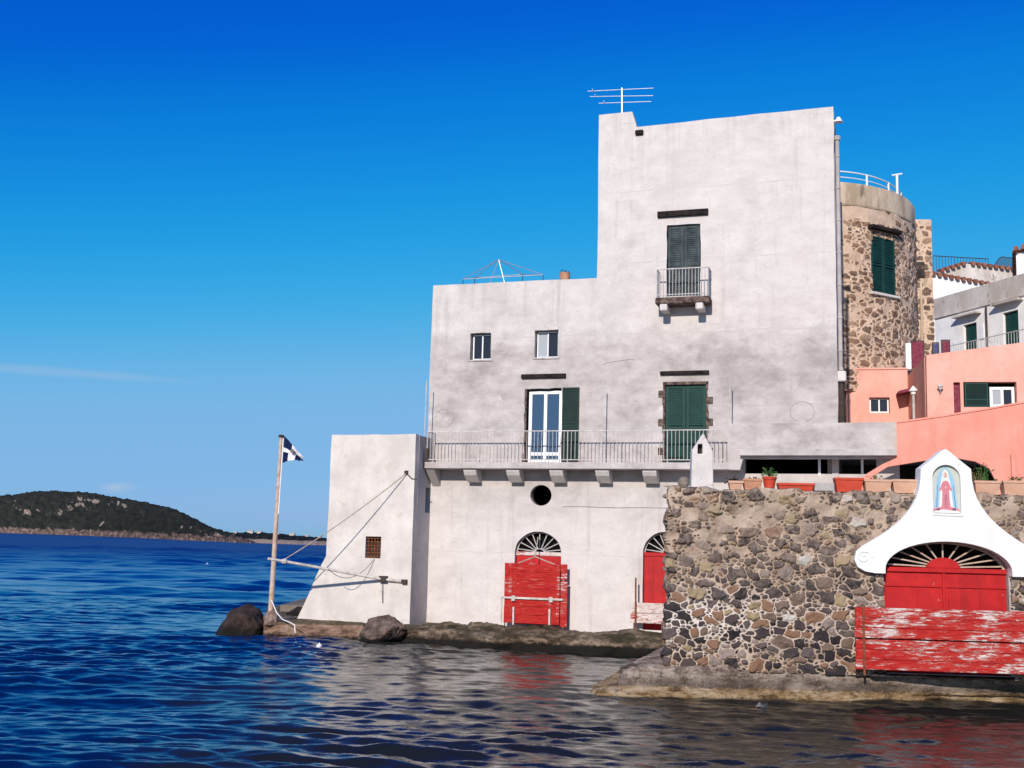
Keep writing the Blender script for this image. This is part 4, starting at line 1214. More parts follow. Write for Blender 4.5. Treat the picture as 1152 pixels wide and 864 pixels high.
r = F.R(709.5, 679, 780, 702, -0.4)
bp = thing('door_barrier', 'low peeling white and red board across the half hidden doorway', 'barrier', F, ((r[0] + r[1]) / 2, -0.35, r[2]))
m = MB(); m.box(r[0], r[1], -0.42, -0.37, r[2], r[2] + (r[3] - r[2]) * 0.48); m.box(r[0] + 0.05, r[1], -0.418, -0.37, r[2] + (r[3] - r[2]) * 0.5, r[3])
part('planks', m, M['peel_white'], bp, bevel=0.006)
m = MB(); q = F.P(715, 680, -0.47); m.tube([(q[0], -0.47, r[2] - 0.2), (q[0] + 0.0, -0.47, F.P(715, 650, -0.47)[1])], 0.028, 8); part('stake', m, M['rust'], bp)

# ------------------------------------------------------------------ roof things on the grey house
q = F.P(700, 126, 1.0); zr = zMer
an = thing('tv_antenna', 'three bar television aerial on the raised roof corner', 'antenna', F, (q[0], 0.2, zr - 0.05))
zz = lambda y_: F.P(699, y_, 0.2)[1]
ux = lambda x_: F.P(x_, 108, 0.2)[0]
m = MB(); m.tube([(ux(700), 0.2, zr - 0.05), (ux(699.5), 0.2, zz(99))], 0.028, 8); part('mast', m, M['steel'], an)
for (xa, ya, xb, yb_) in ((661, 103, 735.5, 99.5), (664, 109, 735, 108), (674, 116.5, 733, 114.5)):
    m = MB(); za, zb_ = F.P(xa, ya, 0.2)[1], F.P(xb, yb_, 0.2)[1]
    m.tube([(ux(xa), 0.17, za), (ux(xb), 0.17, zb_)], 0.012, 6)
    m.tube([(ux(xa) + 0.2, 0.05, za + 0.005), (ux(xa) + 0.2, 0.33, za + 0.005)], 0.009, 5)
    part('crossbar', m, M['steel'], an)

y0 = 2.2
zf = zLow - 0.5
def up3(x_, y_, yy=y0): a_, b_ = F.P(x_, y_, yy); return Vector((a_, yy, b_))
gz = thing('awning_frame', 'bare thin pyramid frame of a sunshade on the lower roof', 'frame', F, (up3(561, 300)[0], y0, zf))
ap = up3(561, 292); k1 = up3(521, 314, 1.2); k2 = up3(611, 309, 1.6); k3 = up3(534, 312.5, 3.2); k4 = up3(588, 308.5, 3.2)
m = MB()
for k_ in (k1, k2, k3, k4): m.tube([ap, k_], 0.014, 6)
m.tube([k1, k2], 0.013, 6); m.tube([k3, k4], 0.012, 6); m.tube([k1, k3], 0.012, 6); m.tube([k2, k4], 0.012, 6)
m.tube([ap, up3(550, 321)], 0.014, 6); m.tube([ap, up3(568, 320)], 0.012, 6)
part('canopy_frame', m, M['steel'], gz)
m = MB()
for k_ in (k1, k2, k3, k4):
    m = MB(); m.tube([k_, (k_.x, k_.y, zf)], 0.015, 6); part('leg', m, M['iron_dark'], gz)


def pot_prof(r, h): return [(0.0, 0.0), (r * 0.68, 0.0), (r * 0.95, h * 0.82), (r * 1.06, h * 0.82), (r * 1.08, h), (r * 0.95, h), (r * 0.9, h * 0.9), (0.0, h * 0.9)]


def leaves(m, c, n, rad_, hgt, lf=0.06, r=random):
    for k in range(n):
        a = r.uniform(0, 2 * PI); e = r.uniform(0.1, 1.0); d = rad_ * r.uniform(0.2, 1)
        p = Vector((c[0] + d * math.cos(a), c[1] + d * math.sin(a), c[2] + hgt * e))
        ax = Vector((math.cos(a + r.uniform(-1, 1)), math.sin(a + r.uniform(-1, 1)), r.uniform(-0.3, 0.9))).normalized()
        sd = ax.cross(Vector((r.uniform(-1, 1), r.uniform(-1, 1), r.uniform(-1, 1)))).normalized()
        L_ = lf * r.uniform(0.6, 1.4)
        m.add([p, p + ax * L_ * 0.5 + sd * L_ * 0.28, p + ax * L_, p + ax * L_ * 0.5 - sd * L_ * 0.28], [(0, 1, 2, 3)])
        if k % 3 == 0: m.tube([(c[0], c[1], c[2]), p], 0.005, 4)
    m.open = True
    return m


q = F.P(635.5, 314, 0.17)
rp = thing('flower_pot', 'round terracotta pot on the edge of the lower roof', 'pot', F, (q[0], 0.17, zLow))
s = 36.5 / FOC
m = MB(); m.lathe([(0.0, 0.0), (4.6 * s, 0.0), (6.2 * s, 4 * s), (5.6 * s, 7.5 * s), (6.0 * s, 9 * s), (5.2 * s, 9 * s), (5 * s, 8 * s), (0, 8 * s)], (q[0], 0.17, zLow), 18); part('pot', m, M['terracotta'], rp, smooth=True)
m = MB(); leaves(m, (q[0], 0.17, zLow + 8 * s), 30, 0.14, 0.10, 0.07); part('plant', m, M['soil'], rp)

# ------------------------------------------------------------------ rubble masonry generator
def rubble(name, parent, fn, U0, U1, Z0, Z1, step, mat, seed, rmin, rmax, thr, hide=0.0, proud=0.05, aspect=1.3, keep_fn=None, white_fn=None, hide_fn=None, grow=1.22):
    r = np.random.default_rng(seed)
    nu = int((U1 - U0) / step) + 1; nz_ = int((Z1 - Z0) / step) + 1
    us = np.linspace(U0, U1, nu); zs = np.linspace(Z0, Z1, nz_)
    cen = []
    cnt = 0
    grid = {}
    cs = rmax * 2 * aspect
    for _ in range(26000):
        rr = rmin + (rmax - rmin) * (r.random() ** 2.2 if _ > 900 else 0.45 + 0.55 * r.random())
        x, z = r.uniform(U0, U1), r.uniform(Z0, Z1)
        gx, gz_ = int(x // cs), int(z // cs); ok = True
        for a in (-1, 0, 1):
            for b in (-1, 0, 1):
                for (cx, cz, cr) in grid.get((gx + a, gz_ + b), ()):
                    if ((abs(x - cx) / aspect) ** 2.6 + abs(z - cz) ** 2.6) ** (1 / 2.6) < (rr + cr) * 0.80: ok = False; break
                if not ok: break
            if not ok: break
        if ok:
            grid.setdefault((gx, gz_), []).append((x, z, rr)); cen.append((x, z, rr))
    C = np.array(cen)
    Ug, Zg = np.meshgrid(us, zs)
    wu = np.zeros_like(Ug); wz = np.zeros_like(Ug)
    for i in range(26):
        k = 2 * PI / (0.07 + 0.6 * r.random() ** 1.5); th = r.random() * 2 * PI; ph = r.random() * 6.28; a = 0.10 / k
        wu += a * np.sin(k * (math.cos(th) * Ug + math.sin(th) * Zg) + ph)
        wz += a * np.sin(k * (math.cos(th + 1.3) * Ug + math.sin(th + 1.3) * Zg) + ph * 2)
    X = (Ug + wu).ravel(); Zz = (Zg + wz).ravel()
    best = np.full(X.size, 9.0); sec = np.full(X.size, 9.0); idx = np.zeros(X.size, int)
    col = (np.arange(X.size) % nu)
    # per stone, only touch the neighbourhood on the grid
    best2 = best.reshape(nz_, nu); sec2 = sec.reshape(nz_, nu); idx2 = idx.reshape(nz_, nu)
    Xg = X.reshape(nz_, nu); Zg2 = Zz.reshape(nz_, nu)
    for i, (cx, cz, cr) in enumerate(C):
        R_ = cr * 3.2 + 0.08
        i0, i1 = np.searchsorted(us, [cx - R_ * aspect, cx + R_ * aspect]); j0, j1 = np.searchsorted(zs, [cz - R_, cz + R_])
        if i1 <= i0 or j1 <= j0: continue
        dx = np.abs(Xg[j0:j1, i0:i1] - cx) / aspect; dz = np.abs(Zg2[j0:j1, i0:i1] - cz)
        d = (dx ** 3.6 + dz ** 3.6) ** (1 / 3.6) / cr
        B = best2[j0:j1, i0:i1]; S = sec2[j0:j1, i0:i1]; I = idx2[j0:j1, i0:i1]
        new = d < B
        S[:] = np.where(new, B, np.minimum(S, d)); B[:] = np.where(new, d, B); I[:] = np.where(new, i, I)
    cr = C[idx2, 2]
    e = (sec2 - best2) * cr * 0.5
    inside = np.clip((grow - best2) * cr, -1, 1)
    e = np.minimum(e, inside)
    th2 = thr
    mask = np.clip((e - th2) / 0.014, 0, 1); mask = mask * mask * (3 - 2 * mask)
    n = len(C)
    tint = r.random(n); pr_ = 0.35 + 0.65 * r.random(n)
    hid = r.random(n)
    hp_ = np.full(Ug.shape, hide)
    if hide_fn is not None: hp_ = hide_fn(Ug, Zg)
    vis = np.clip((hid[idx2] - hp_) * 6 + 0.5, 0, 1)
    mask = mask * vis
    dome = np.clip(e / 0.045, 0, 1) ** 0.5
    tilt_a = r.normal(0, 0.22, n); tilt_b = r.normal(0, 0.22, n)
    hgt = proud * mask * pr_[idx2] * (0.55 + 0.45 * dome)
    hgt = hgt + mask * np.clip(tilt_a[idx2] * (Xg - C[idx2, 0]) + tilt_b[idx2] * (Zg2 - C[idx2, 1]), -0.03, 0.03)
    for i in range(24):
        k = 2 * PI / (0.05 + 0.15 * r.random()); t_ = r.random() * 6.28; hgt = hgt + 0.0011 * np.sin(k * (math.cos(t_) * Ug + math.sin(t_) * Zg) + r.random() * 6) * (0.4 + mask)
    for i in range(10):
        k = 2 * PI / (0.3 + 1.5 * r.random()); t_ = r.random() * 6.28; hgt += 0.006 * np.sin(k * (math.cos(t_) * Ug + math.sin(t_) * Zg) + r.random() * 6)
    smear = np.clip((Zg - Z0) / (Z1 - Z0) * 1.5 - 0.4, 0, 0.62) if white_fn is not None else np.full_like(Ug, 0.25)
    white = white_fn(Ug, Zg) if white_fn is not None else np.zeros_like(Ug)
    P_ = fn(Ug, Zg, hgt)
    keep = None
    if keep_fn is not None:
        uc = (us[:-1] + us[1:]) / 2; zc_ = (zs[:-1] + zs[1:]) / 2
        keep = keep_fn(*np.meshgrid(uc, zc_))
    b = root_base(parent)
    P_ = P_ - np.array(b)
    me = grid_mesh(name, P_, mat, {'stone': mask, 'tint': tint[idx2], 'white': white, 'smear': smear}, keep)
    o = bpy.data.objects.new(name, me); COL.objects.link(o); o.parent = parent
    return o


# ------------------------------------------------------------------ rubble wall with the boathouse door
wz0 = W.P(850, 753)[1]; wz1 = (W.P(770, 551.5)[1] + W.P(1020, 552.5)[1]) / 2
wu0 = W.P(751.5, 650)[0]; wu1 = W.P(1330, 650)[0]
du0, du1 = W.P(994.5, 665)[0], W.P(1136.5, 665)[0]
dzs = W.P(1065, 642)[1]; dzt = W.P(1065, 609.5)[1]
wall = thing('stone_wall', 'dark rubble stone wall with pale mortar and a red boathouse door', 'wall', W, ((wu0 + wu1) / 2, 0, wz0))
m = MB(); m.panel([(wu0 + 0.03, wz0), (wu1, wz0), (wu1, wz1 - 0.03), (wu0 + 0.03, wz1 - 0.03)], [arch(du0, du1, wz0 + 0.01, dzs, dzt, 24)], 0.07, 0.50)
part('core', m, M['concrete'], wall)
# return wall closing the terrace on its left
q1 = Vector(F.loc(W.w(wu0 + 0.05, 0.56, 0))); tgt = F.P(806, 600, -0.01)[0]
dcu, dru = (du0 + du1) / 2, (du1 - du0) / 2


def wall_fn(U, Z, h):
    top = wz1
    over = np.maximum(Z - top, 0); left = np.maximum(wu0 - U, 0)
    z = np.minimum(Z, top) + np.where(over > 0, h * 0.4, 0) + 0.03 * np.sin(U * 3.1 + 0.5) * (Z > top - 0.04) + 0.02 * np.sin(U * 9.7) * (Z > top - 0.04)
    y = -h * (over <= 0) + over + left * (over <= 0)
    u = np.maximum(U, wu0) - np.where(left > 0, h, 0) + np.where(U < wu0 + 0.02, 0.035 * np.sin(Z * 5.3) * np.sin(Z * 2.1 + 1) + 0.02 * np.sin(Z * 13.0), 0)
    return np.stack([u, y, z], -1)


def wall_keep(U, Z):
    el = ((U - dcu) / (dru)) ** 2 + ((Z - dzs) / (dzt - dzs)) ** 2
    hole = (np.abs(U - dcu) < dru) & (Z < dzs) | ((el < 1) & (Z >= dzs))
    nb_ = W.R(1045, 519, 1086, 583, -0.17)
    niche = (U > nb_[0]) & (U < nb_[1]) & (Z > nb_[2]) & (Z < nb_[3])
    return ~hole & ~niche & ~((Z > wz1) & (U < wu0))


def hide_fn(U, Z):
    t = np.clip((Z - wz0) / (wz1 - wz0), 0, 1)
    n = 0.25 * np.sin(U * 1.9 + 2 * np.sin(Z * 2.3)) * np.sin(Z * 2.7 + 1.0)
    return np.clip(-0.25 + 0.62 * t + n * (0.3 + 0.7 * t), -0.3, 0.5)


def white_fn(U, Z):
    t = np.clip((Z - wz0) / (wz1 - wz0), 0, 1)
    return np.clip(np.exp(-((t - 0.27) / 0.14) ** 2) * (0.58 + 0.32 * np.sin(U * 1.3 + 0.8)), 0, 1)


rubble('rubble_facing', wall, wall_fn, wu0 - 0.5, wu1, wz0 - 0.05, wz1 + 0.5, 0.0155, M['rubble'], 21, 0.030, 0.122, 0.0032, 0, 0.095, 1.5, wall_keep, white_fn, hide_fn, 1.55)
# door with its fanlight
m = MB(); ydo = 0.22
zd0 = wz0 + 0.02
m.box(du0 + 0.005, du1 - 0.005, ydo, ydo + 0.06, zd0, dzs - 0.05)
nl = 4; lw = (du1 - du0) / nl
for k in range(nl):
    a = du0 + lw * k
    for (zz0, zz1) in ((zd0 + 0.1, zd0 + 0.85), (zd0 + 0.95, dzs - 0.42)):
        m.box(a + 0.09, a + lw - 0.09, ydo - 0.022, ydo - 0.001, zz0, zz1)
m.box(du0 + 0.005, du1 - 0.005, ydo - 0.03, ydo - 0.001, dzs - 0.36, dzs - 0.32)
m.box(dcu - 0.03, dcu + 0.03, ydo - 0.034, ydo - 0.001, zd0, dzs - 0.05)
dr = part('door', m, M['red'], wall, bevel=0.006)
m = MB(); m.box(du0, du1, ydo - 0.06, ydo + 0.07, dzs - 0.05, dzs + 0.05); part('transom', m, M['red'], dr, bevel=0.01)
m = MB(); n = 11; rz_ = dzt - dzs
for k in range(n):
    a = PI * (k + 0.5) / n
    i0 = 0.28
    m.tube([(dcu + dru * i0 * math.cos(a), ydo, dzs + 0.05 + rz_ * i0 * math.sin(a)), (dcu + dru * 0.93 * math.cos(a), ydo, dzs + 0.03 + rz_ * 0.88 * math.sin(a))], 0.018, 6)
m.tube([(dcu + dru * 0.97 * math.cos(PI * k / 24), ydo, dzs + rz_ * 0.97 * math.sin(PI * k / 24)) for k in range(25)], 0.03, 6)
part('fanlight', m, M['pole_paint'], dr)
m = MB(); m.panel([(dcu + dru * 0.27 * math.cos(PI * k / 14), dzs + 0.052 + rz_ * 0.36 * math.sin(PI * k / 14)) for k in range(15)], (), ydo - 0.03, 0.05); part('hub', m, M['red'], dr, bevel=0.005)
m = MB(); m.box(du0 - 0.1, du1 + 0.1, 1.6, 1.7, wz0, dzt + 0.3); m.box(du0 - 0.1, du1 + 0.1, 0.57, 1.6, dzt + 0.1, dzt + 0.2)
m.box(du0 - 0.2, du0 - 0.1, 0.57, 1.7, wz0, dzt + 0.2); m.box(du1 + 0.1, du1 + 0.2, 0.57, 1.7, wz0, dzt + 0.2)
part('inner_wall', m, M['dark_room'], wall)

# white shrine gable
SY = -0.17
def wp(x, y, yy=SY): return W.P(x, y, yy)
left = [(985, 645), (974, 643), (965, 638), (961.5, 630), (963.5, 620), (970, 614.5), (979, 609.5), (990, 603), (1000, 596), (1010, 588), (1019, 579), (1026, 569), (1031, 560), (1034, 550), (1035.5, 540), (1036, 526.5), (1050, 515.5), (1058, 508.5), (1062, 506)]
CXS = 1065.2
lp_ = [wp(x, y) for x, y in left]
cu = wp(CXS, 560)[0]
apex = (cu, wp(CXS, 505)[1])
right = [(2 * cu - a, b) for a, b in reversed(lp_)]
ib = dzs - 0.05
inner = [(cu + dru * 1.0 * math.cos(PI * k / 24), dzs + (dzt - dzs) * math.sin(PI * k / 24)) for k in range(25)]
outl = lp_[::1] + [apex] + right + [(inner[0][0] + 0.0, lp_[0][1])] + inner + [(inner[-1][0], lp_[0][1])]
shr = thing('shrine_gable', 'bright white curved shrine gable with an arched niche above the red boathouse door', 'shrine', W, (cu, SY, lp_[0][1]))
nr = W.R(1049.5, 523, 1081, 578.5, SY); ncu = (nr[0] + nr[1]) / 2; nzs = nr[3] - (nr[1] - nr[0]) / 2
m = MB(); m.panel(outl, [arch(nr[0], nr[1], nr[2], nzs, nr[3], 16)], SY, 0.40)
part('gable', m, M['shrine_white'], shr, bevel=0.012)
m = MB(); sp = wp(972, 627)
m.tube([(sp[0] + (0.17 - 0.009 * k) * math.cos(0.55 * k), SY - 0.012, sp[1] + (0.15 - 0.008 * k) * math.sin(0.55 * k)) for k in range(17)], 0.018, 6)
part('volute', m, M['shrine_white'], shr); m = MB()
m.tube([(2 * cu - sp[0] - (0.17 - 0.009 * k) * math.cos(0.55 * k), SY - 0.012, sp[1] + (0.15 - 0.008 * k) * math.sin(0.55 * k)) for k in range(17)], 0.018, 6)
part('volute', m, M['shrine_white'], shr)
ny = SY + 0.09
m = MB(); m.box(nr[0] - 0.02, nr[1] + 0.02, ny, ny + 0.03, nr[2] - 0.02, nr[3] + 0.02)
nt = part('devotional_tile', m, M['t_bg'], shr)
m = MB(); H_ = nr[3] - nr[2]; Wd = nr[1] - nr[0]
def fp(x, z): return (ncu + x * Wd, nr[2] + z * H_)
def fig(pts, k, d):
    m.m = k; m.flat([fp(x, z) for x, z in pts], ny - 0.003 * d)
mir = lambda L: L + [(-x, z) for x, z in reversed(L)]
fig(mir([(0.0, 0.965), (0.12, 0.93), (0.26, 0.80), (0.33, 0.62), (0.36, 0.40), (0.43, 0.12), (0.25, 0.10), (0.0, 0.12)]), 1, 1)   # mantle
fig(mir([(0.0, 0.92), (0.09, 0.88), (0.13, 0.76), (0.19, 0.58), (0.23, 0.30), (0.27, 0.11), (0.0, 0.10)]), 0, 2)    # veil
fig(mir([(0.0, 0.68), (0.09, 0.67), (0.17, 0.58), (0.12, 0.44), (0.15, 0.20), (0.18, 0.11), (0.0, 0.10)]), 2, 3)    # robe
fig([(0.07 * math.cos(t * PI / 8), 0.795 + 0.062 * math.sin(t * PI / 8)) for t in range(16)], 3, 3)
fig([(0.03 * math.cos(t * PI / 4), 0.545 + 0.03 * math.sin(t * PI / 4)) for t in range(8)], 3, 4)
for sx in (-1, 1):
    fig([(sx * 0.05, 0.66), (sx * 0.24, 0.50), (sx * 0.21, 0.46), (sx * 0.03, 0.60)], 2, 4)
    fig([(sx * 0.012, 0.40), (sx * 0.03, 0.40), (sx * 0.05, 0.12), (sx * 0.035, 0.12)], 5, 4)
    fig([(sx * 0.27, 0.60), (sx * 0.285, 0.60), (sx * 0.35, 0.14), (sx * 0.33, 0.14)], 5, 2)
for t in range(24):
    a = 2 * PI * t / 24
    fig([(0.115 * math.cos(a), 0.80 + 0.10 * math.sin(a)), (0.15 * math.cos(a + 0.06), 0.80 + 0.13 * math.sin(a + 0.06)), (0.115 * math.cos(a + 0.13), 0.80 + 0.10 * math.sin(a + 0.13))], 4, 4)
fig([(-0.46, 0.11), (-0.2, 0.15), (0.0, 0.12), (0.2, 0.15), (0.46, 0.11), (0.47, 0.055), (-0.47, 0.055)], 2, 5)
fig([(-0.42, 0.06), (-0.1, 0.10), (0.15, 0.08), (0.42, 0.075), (0.47, 0.03), (-0.47, 0.03)], 0, 6)
fig([(-0.36, 0.10), (-0.26, 0.125), (-0.22, 0.09), (-0.3, 0.07)], 5, 7); fig([(0.36, 0.12), (0.24, 0.12), (0.2, 0.085), (0.33, 0.08)], 5, 7)
m.open = True
part('painted_figure', m, [M['t_white'], M['t_blue'], M['t_pink'], M['t_skin'], M['t_gold'], M['t_dark']], nt)
m = MB(); m.box(nr[0] - 0.02, nr[1] + 0.03, SY - 0.025, SY + 0.02, nr[2] - 0.035, nr[2] + 0.002); part('sill', m, M['shrine_white'], shr, bevel=0.006)

# peeling plank barrier across the door
bar = W.R(961, 685.5, 1171, 756, -0.34)
bz = bar[2]; bh = bar[3] - bar[2]
bb = thing('plank_barrier', 'wide barrier of two peeling red and white planks below the shrine door', 'barrier', W, ((bar[0] + bar[1]) / 2, -0.3, bz))
for (z0_, z1_) in ((bz, bz + bh * 0.485), (bz + bh * 0.505, bz + bh)):
    m = MB()
    for k in range(3):
        za = z0_ + (z1_ - z0_) * k / 3; m.box(bar[0] + random.uniform(0, 0.03), bar[1], -0.36 - 0.003 * (k % 2), -0.30, za, za + (z1_ - z0_) / 3 - 0.005)
    part('plank', m, M['peel_red'], bb, bevel=0.008)
m = MB(); q = W.P(972, 720, -0.39); m.box(q[0] - 0.022, q[0] + 0.022, -0.40, -0.363, bz - 0.12, bz + bh + 0.05); part('stanchion', m, M['rust'], bb, bevel=0.004); m = MB(); m.box(2 * dcu - q[0] - 0.022, 2 * dcu - q[0] + 0.022, -0.40, -0.363, bz - 0.12, bz + bh + 0.05)
part('stanchion', m, M['rust'], bb, bevel=0.004)

# plinth in the water
fA = wl(661, 783); fB = wl(740, 785); fC = wl(850, 787); fD = wl(960, 791); fE = wl(1160, 791.5); fG = wl(1330, 795)
def wxy(u, y): q_ = W.w(u, y, 0); return (q_.x, q_.y, 0)
bk = [wxy(wu0 + 0.02, 0.3), wxy(wu0 + 0.4, 0.3), wxy(W.P(850, 745)[0], 0.3), wxy(W.P(960, 745)[0], 0.3), wxy(W.P(1160, 745)[0], 0.3), wxy(wu1, 0.3)]


def plinth(front, back, sect, step, amp, cap_left=None):
    """sect: (t from back line to front line, z) profile swept along the wall"""
    f = [Vector(p_) for p_ in front]; b = [Vector(p_) for p_ in back]
    seg = [0]
    for i in range(1, len(f)): seg.append(seg[-1] + (f[i] - f[i - 1]).length)
    n_ = int(seg[-1] / step); sec = []
    for (t0_, z0_), (t1_, z1_) in zip(sect[:-1], sect[1:]):
        for k in range(6): sec.append((t0_ + (t1_ - t0_) * k / 6, z0_ + (z1_ - z0_) * k / 6))
    sec.append(sect[-1])
    P_ = np.zeros((len(sec), n_ + 1, 3))
    for i in range(n_ + 1):
        s = seg[-1] * i / n_
        k = min(max(j for j in range(len(seg)) if seg[j] <= s + 1e-9), len(f) - 2)
        t = (s - seg[k]) / (seg[k + 1] - seg[k]); pf = f[k].lerp(f[k + 1], t); pb = b[k].lerp(b[k + 1], t)
        d = (pf - pb).normalized()
        for j, (tt, z) in enumerate(sec):
            p_ = pb.lerp(pf, tt)
            nn = noise.fractal(Vector((p_.x * 1.6, p_.y * 1.6, z * 3 + 4)), 0.6, 2.1, 7)
            P_[j, i] = (p_.x + d.x * amp * nn, p_.y + d.y * amp * nn, z + amp * 0.5 * nn)
    return P_


zp = wz0 + 0.05
fr_ = [wl(742, 740), wl(715, 751), wl(690, 764), wl(666, 779), wl(662, 783), wl(672, 785), wl(700, 785.5), wl(740, 786), wl(850, 788), wl(957, 791)]
bk_ = [wxy(wu0 + 1.9, 8.0), wxy(wu0 + 0.9, 3.4), wxy(wu0 + 0.3, 1.2), wxy(wu0 + 0.05, 0.25), wxy(wu0 + 0.05, 0.2), wxy(wu0 + 0.08, 0.2), wxy(wu0 + 0.12, 0.2), wxy(wu0 + 0.42, 0.2), wxy(W.P(850, 745)[0], 0.2), wxy(W.P(957, 745)[0], 0.2)]
struct('plinth', plinth(fr_, bk_, [(0.0, zp), (0.34, zp - 0.02), (0.50, zp - 0.06), (0.60, zp - 0.14), (0.645, 0.21), (0.78, 0.165), (0.96, 0.14), (1.0, 0.02), (1.01, -0.5)], 0.045, 0.075), M['plinth'], 'rough sloping concrete plinth with an ochre foot under the left of the stone wall')
fr_ = [wl(955, 791), wl(1050, 790.5), wl(1160, 792), wl(1330, 796)]
bk_ = [wxy(W.P(955, 745)[0], 0.2), wxy(W.P(1050, 745)[0], 0.2), wxy(W.P(1160, 745)[0], 0.2), wxy(wu1, 0.2)]
struct('plinth', plinth(fr_, bk_, [(0.0, zp - 0.10), (0.36, zp - 0.13), (0.46, zp - 0.14), (0.60, zp - 0.19), (0.66, zp - 0.30), (0.68, 0.20), (0.78, 0.16), (0.96, 0.14), (1.0, 0.02), (1.01, -0.5)], 0.055, 0.045), M['plinth'], 'stepped concrete kerb with an ochre foot under the plank barrier')

# terrace behind the rubble wall and its left return
c0 = W.w(wu0 + 0.06, 0.56, 0); c1 = F.w(F.P(812, 600)[0], -0.02, 0); c2 = F.w(te, -0.02, 0); c3 = W.w(wu1, 0.56, 0)
m = MB(); zt_ = wz1 - 0.35
m.add([(c.x, c.y, z) for z in (zt_ - 0.2, zt_) for c in (c0, c1, c2, c3)], [(0, 1, 2, 3), (7, 6, 5, 4), (0, 4, 5, 1), (1, 5, 6, 2), (2, 6, 7, 3), (3, 7, 4, 0)])
single('terrace', m, M['concrete'], 'terrace floor behind the stone wall', None, kind='structure')
m = MB(); d_ = (c1 - c0).normalized(); n_ = Vector((d_.y, -d_.x, 0))
a_, b_ = c0 - n_ * 0.0, c1
m.add([(p_.x, p_.y, z) for z in (0.2, zt_ + 0.3) for p_ in (a_, b_, b_ + n_ * 0.4, a_ + n_ * 0.4)], [(0, 1, 2, 3), (7, 6, 5, 4), (0, 4, 5, 1), (1, 5, 6, 2), (2, 6, 7, 3), (3, 7, 4, 0)])
part_o = part('return_wall', MB().add([tuple(Vector(W.loc(v))) for v in m.v], m.f), M['concrete'], wall)

# white chimney with gabled cap on the terrace edge
CYY = 1.0
r = W.R(777.5, 506, 803, 548, CYY); czt = W.P(791, 487, CYY)[1]; cze = W.P(791, 507, CYY)[1]
ch = thing('chimney', 'slim white chimney with a pointed cap and square hole behind the stone wall', 'chimney', W, ((r[0] + r[1]) / 2, CYY, zt_))
ho = W.R(785, 499.5, 790.5, 510.5, CYY)
cm = (r[0] + r[1]) / 2; hw = (r[1] - r[0]) / 2
m = MB(); m.panel([(cm - hw, zt_), (cm + hw, zt_), (cm + hw * 0.92, cze), (cm + 0.02, czt), (cm - hw * 0.92, cze)], [rect(*ho)], CYY, 0.45); part('stack', m, M['chimney'], ch, bevel=0.012)
m = MB(); m.box(ho[0] - 0.03, ho[1] + 0.03, CYY + 0.2, CYY + 0.24, ho[2] - 0.03, ho[3] + 0.03); part('flue', m, M['dark_room'], ch)

# pots and planters along the wall top
PY = 0.10
def planter(x0, y0, x1, y1, mat, label, plant=None, taper=0.04, group='planters along the stone wall'):
    u0, u1, _, z1_ = W.R(x0, y0, x1, y1, PY); z0_ = wz1 + 0.005
    t = thing('planter', label, 'planter', W, ((u0 + u1) / 2, PY, z0_), group)
    m = MB(); yb0, yb1 = PY, PY + 0.30
    a = taper
    z1_ = max(z1_, z0_ + 0.1)
    wv = [(u0 + a, yb0 + a, z0_), (u1 - a, yb0 + a, z0_), (u1 - a, yb1 - a, z0_), (u0 + a, yb1 - a, z0_), (u0, yb0, z1_), (u1, yb0, z1_), (u1, yb1, z1_), (u0, yb1, z1_),
          (u0 + 0.03, yb0 + 0.03, z1_), (u1 - 0.03, yb0 + 0.03, z1_), (u1 - 0.03, yb1 - 0.03, z1_), (u0 + 0.03, yb1 - 0.03, z1_),
          (u0 + 0.04, yb0 + 0.04, z1_ - 0.06), (u1 - 0.04, yb0 + 0.04, z1_ - 0.06), (u1 - 0.04, yb1 - 0.04, z1_ - 0.06), (u0 + 0.04, yb1 - 0.04, z1_ - 0.06)]
    fs = [(0, 3, 2, 1)]
    for k in range(3):
        for i in range(4): fs.append((k * 4 + i, k * 4 + (i + 1) % 4, k * 4 + 4 + (i + 1) % 4, k * 4 + 4 + i))
    m.add(wv, fs); m.open = True
    m.box(u0 - 0.012, u1 + 0.012, yb0 - 0.012, yb0 + 0.01, z1_ - 0.045, z1_ + 0.004)
    part('trough', m, mat, t)
    m = MB(); m.box(u0 + 0.035, u1 - 0.035, yb0 + 0.035, yb1 - 0.035, z1_ - 0.075, z1_ - 0.03); part('soil', m, M['soil'], t)
    if plant:
        m = MB(); pm, n, h = plant
        for k in range(3): leaves(m, (u0 + (u1 - u0) * random.uniform(0.2, 0.8), PY + 0.15, z1_ - 0.04), n, 0.12, h, 0.07)
        part('plant', m, pm, t)
    return t


planter(820, 541, 836, 550, M['pale_terracotta'], 'small pale terracotta planter just right of the white chimney', (M['soil'], 14, 0.1))
planter(836.5, 538.5, 858, 550, M['terracotta'], 'short mottled terracotta planter left of the round orange pot', (M['dry_leaf'], 8, 0.05))
planter(875.5, 543.5, 916, 552, M['orange_pot'], 'long low orange planter right of the round orange pot')
planter(940, 537.5, 971.5, 552, M['orange_pot'], 'deep orange planter right of the pale concrete block')
planter(973, 539.5, 1003.5, 552, M['pale_terracotta'], 'pale terracotta planter right of the deep orange planter', (M['dry_leaf'], 12, 0.12))
planter(1004.5, 539.5, 1033, 552, M['pale_terracotta'], 'pale terracotta planter touching the left side of the shrine')
planter(1097, 541, 1126, 553.5, M['pale_terracotta'], 'pale terracotta planter touching the right side of the shrine', (M['leaf'], 14, 0.45))
planter(1129, 541, 1166, 553.5, M['pale_terracotta'], 'pale terracotta planter at the right end of the wall top', (M['dry_leaf'], 12, 0.12))
r = W.R(916.5, 543, 939, 552, PY); m = MB(); m.box(r[0], r[1], PY, PY + 0.3, wz1 + 0.004, r[3])
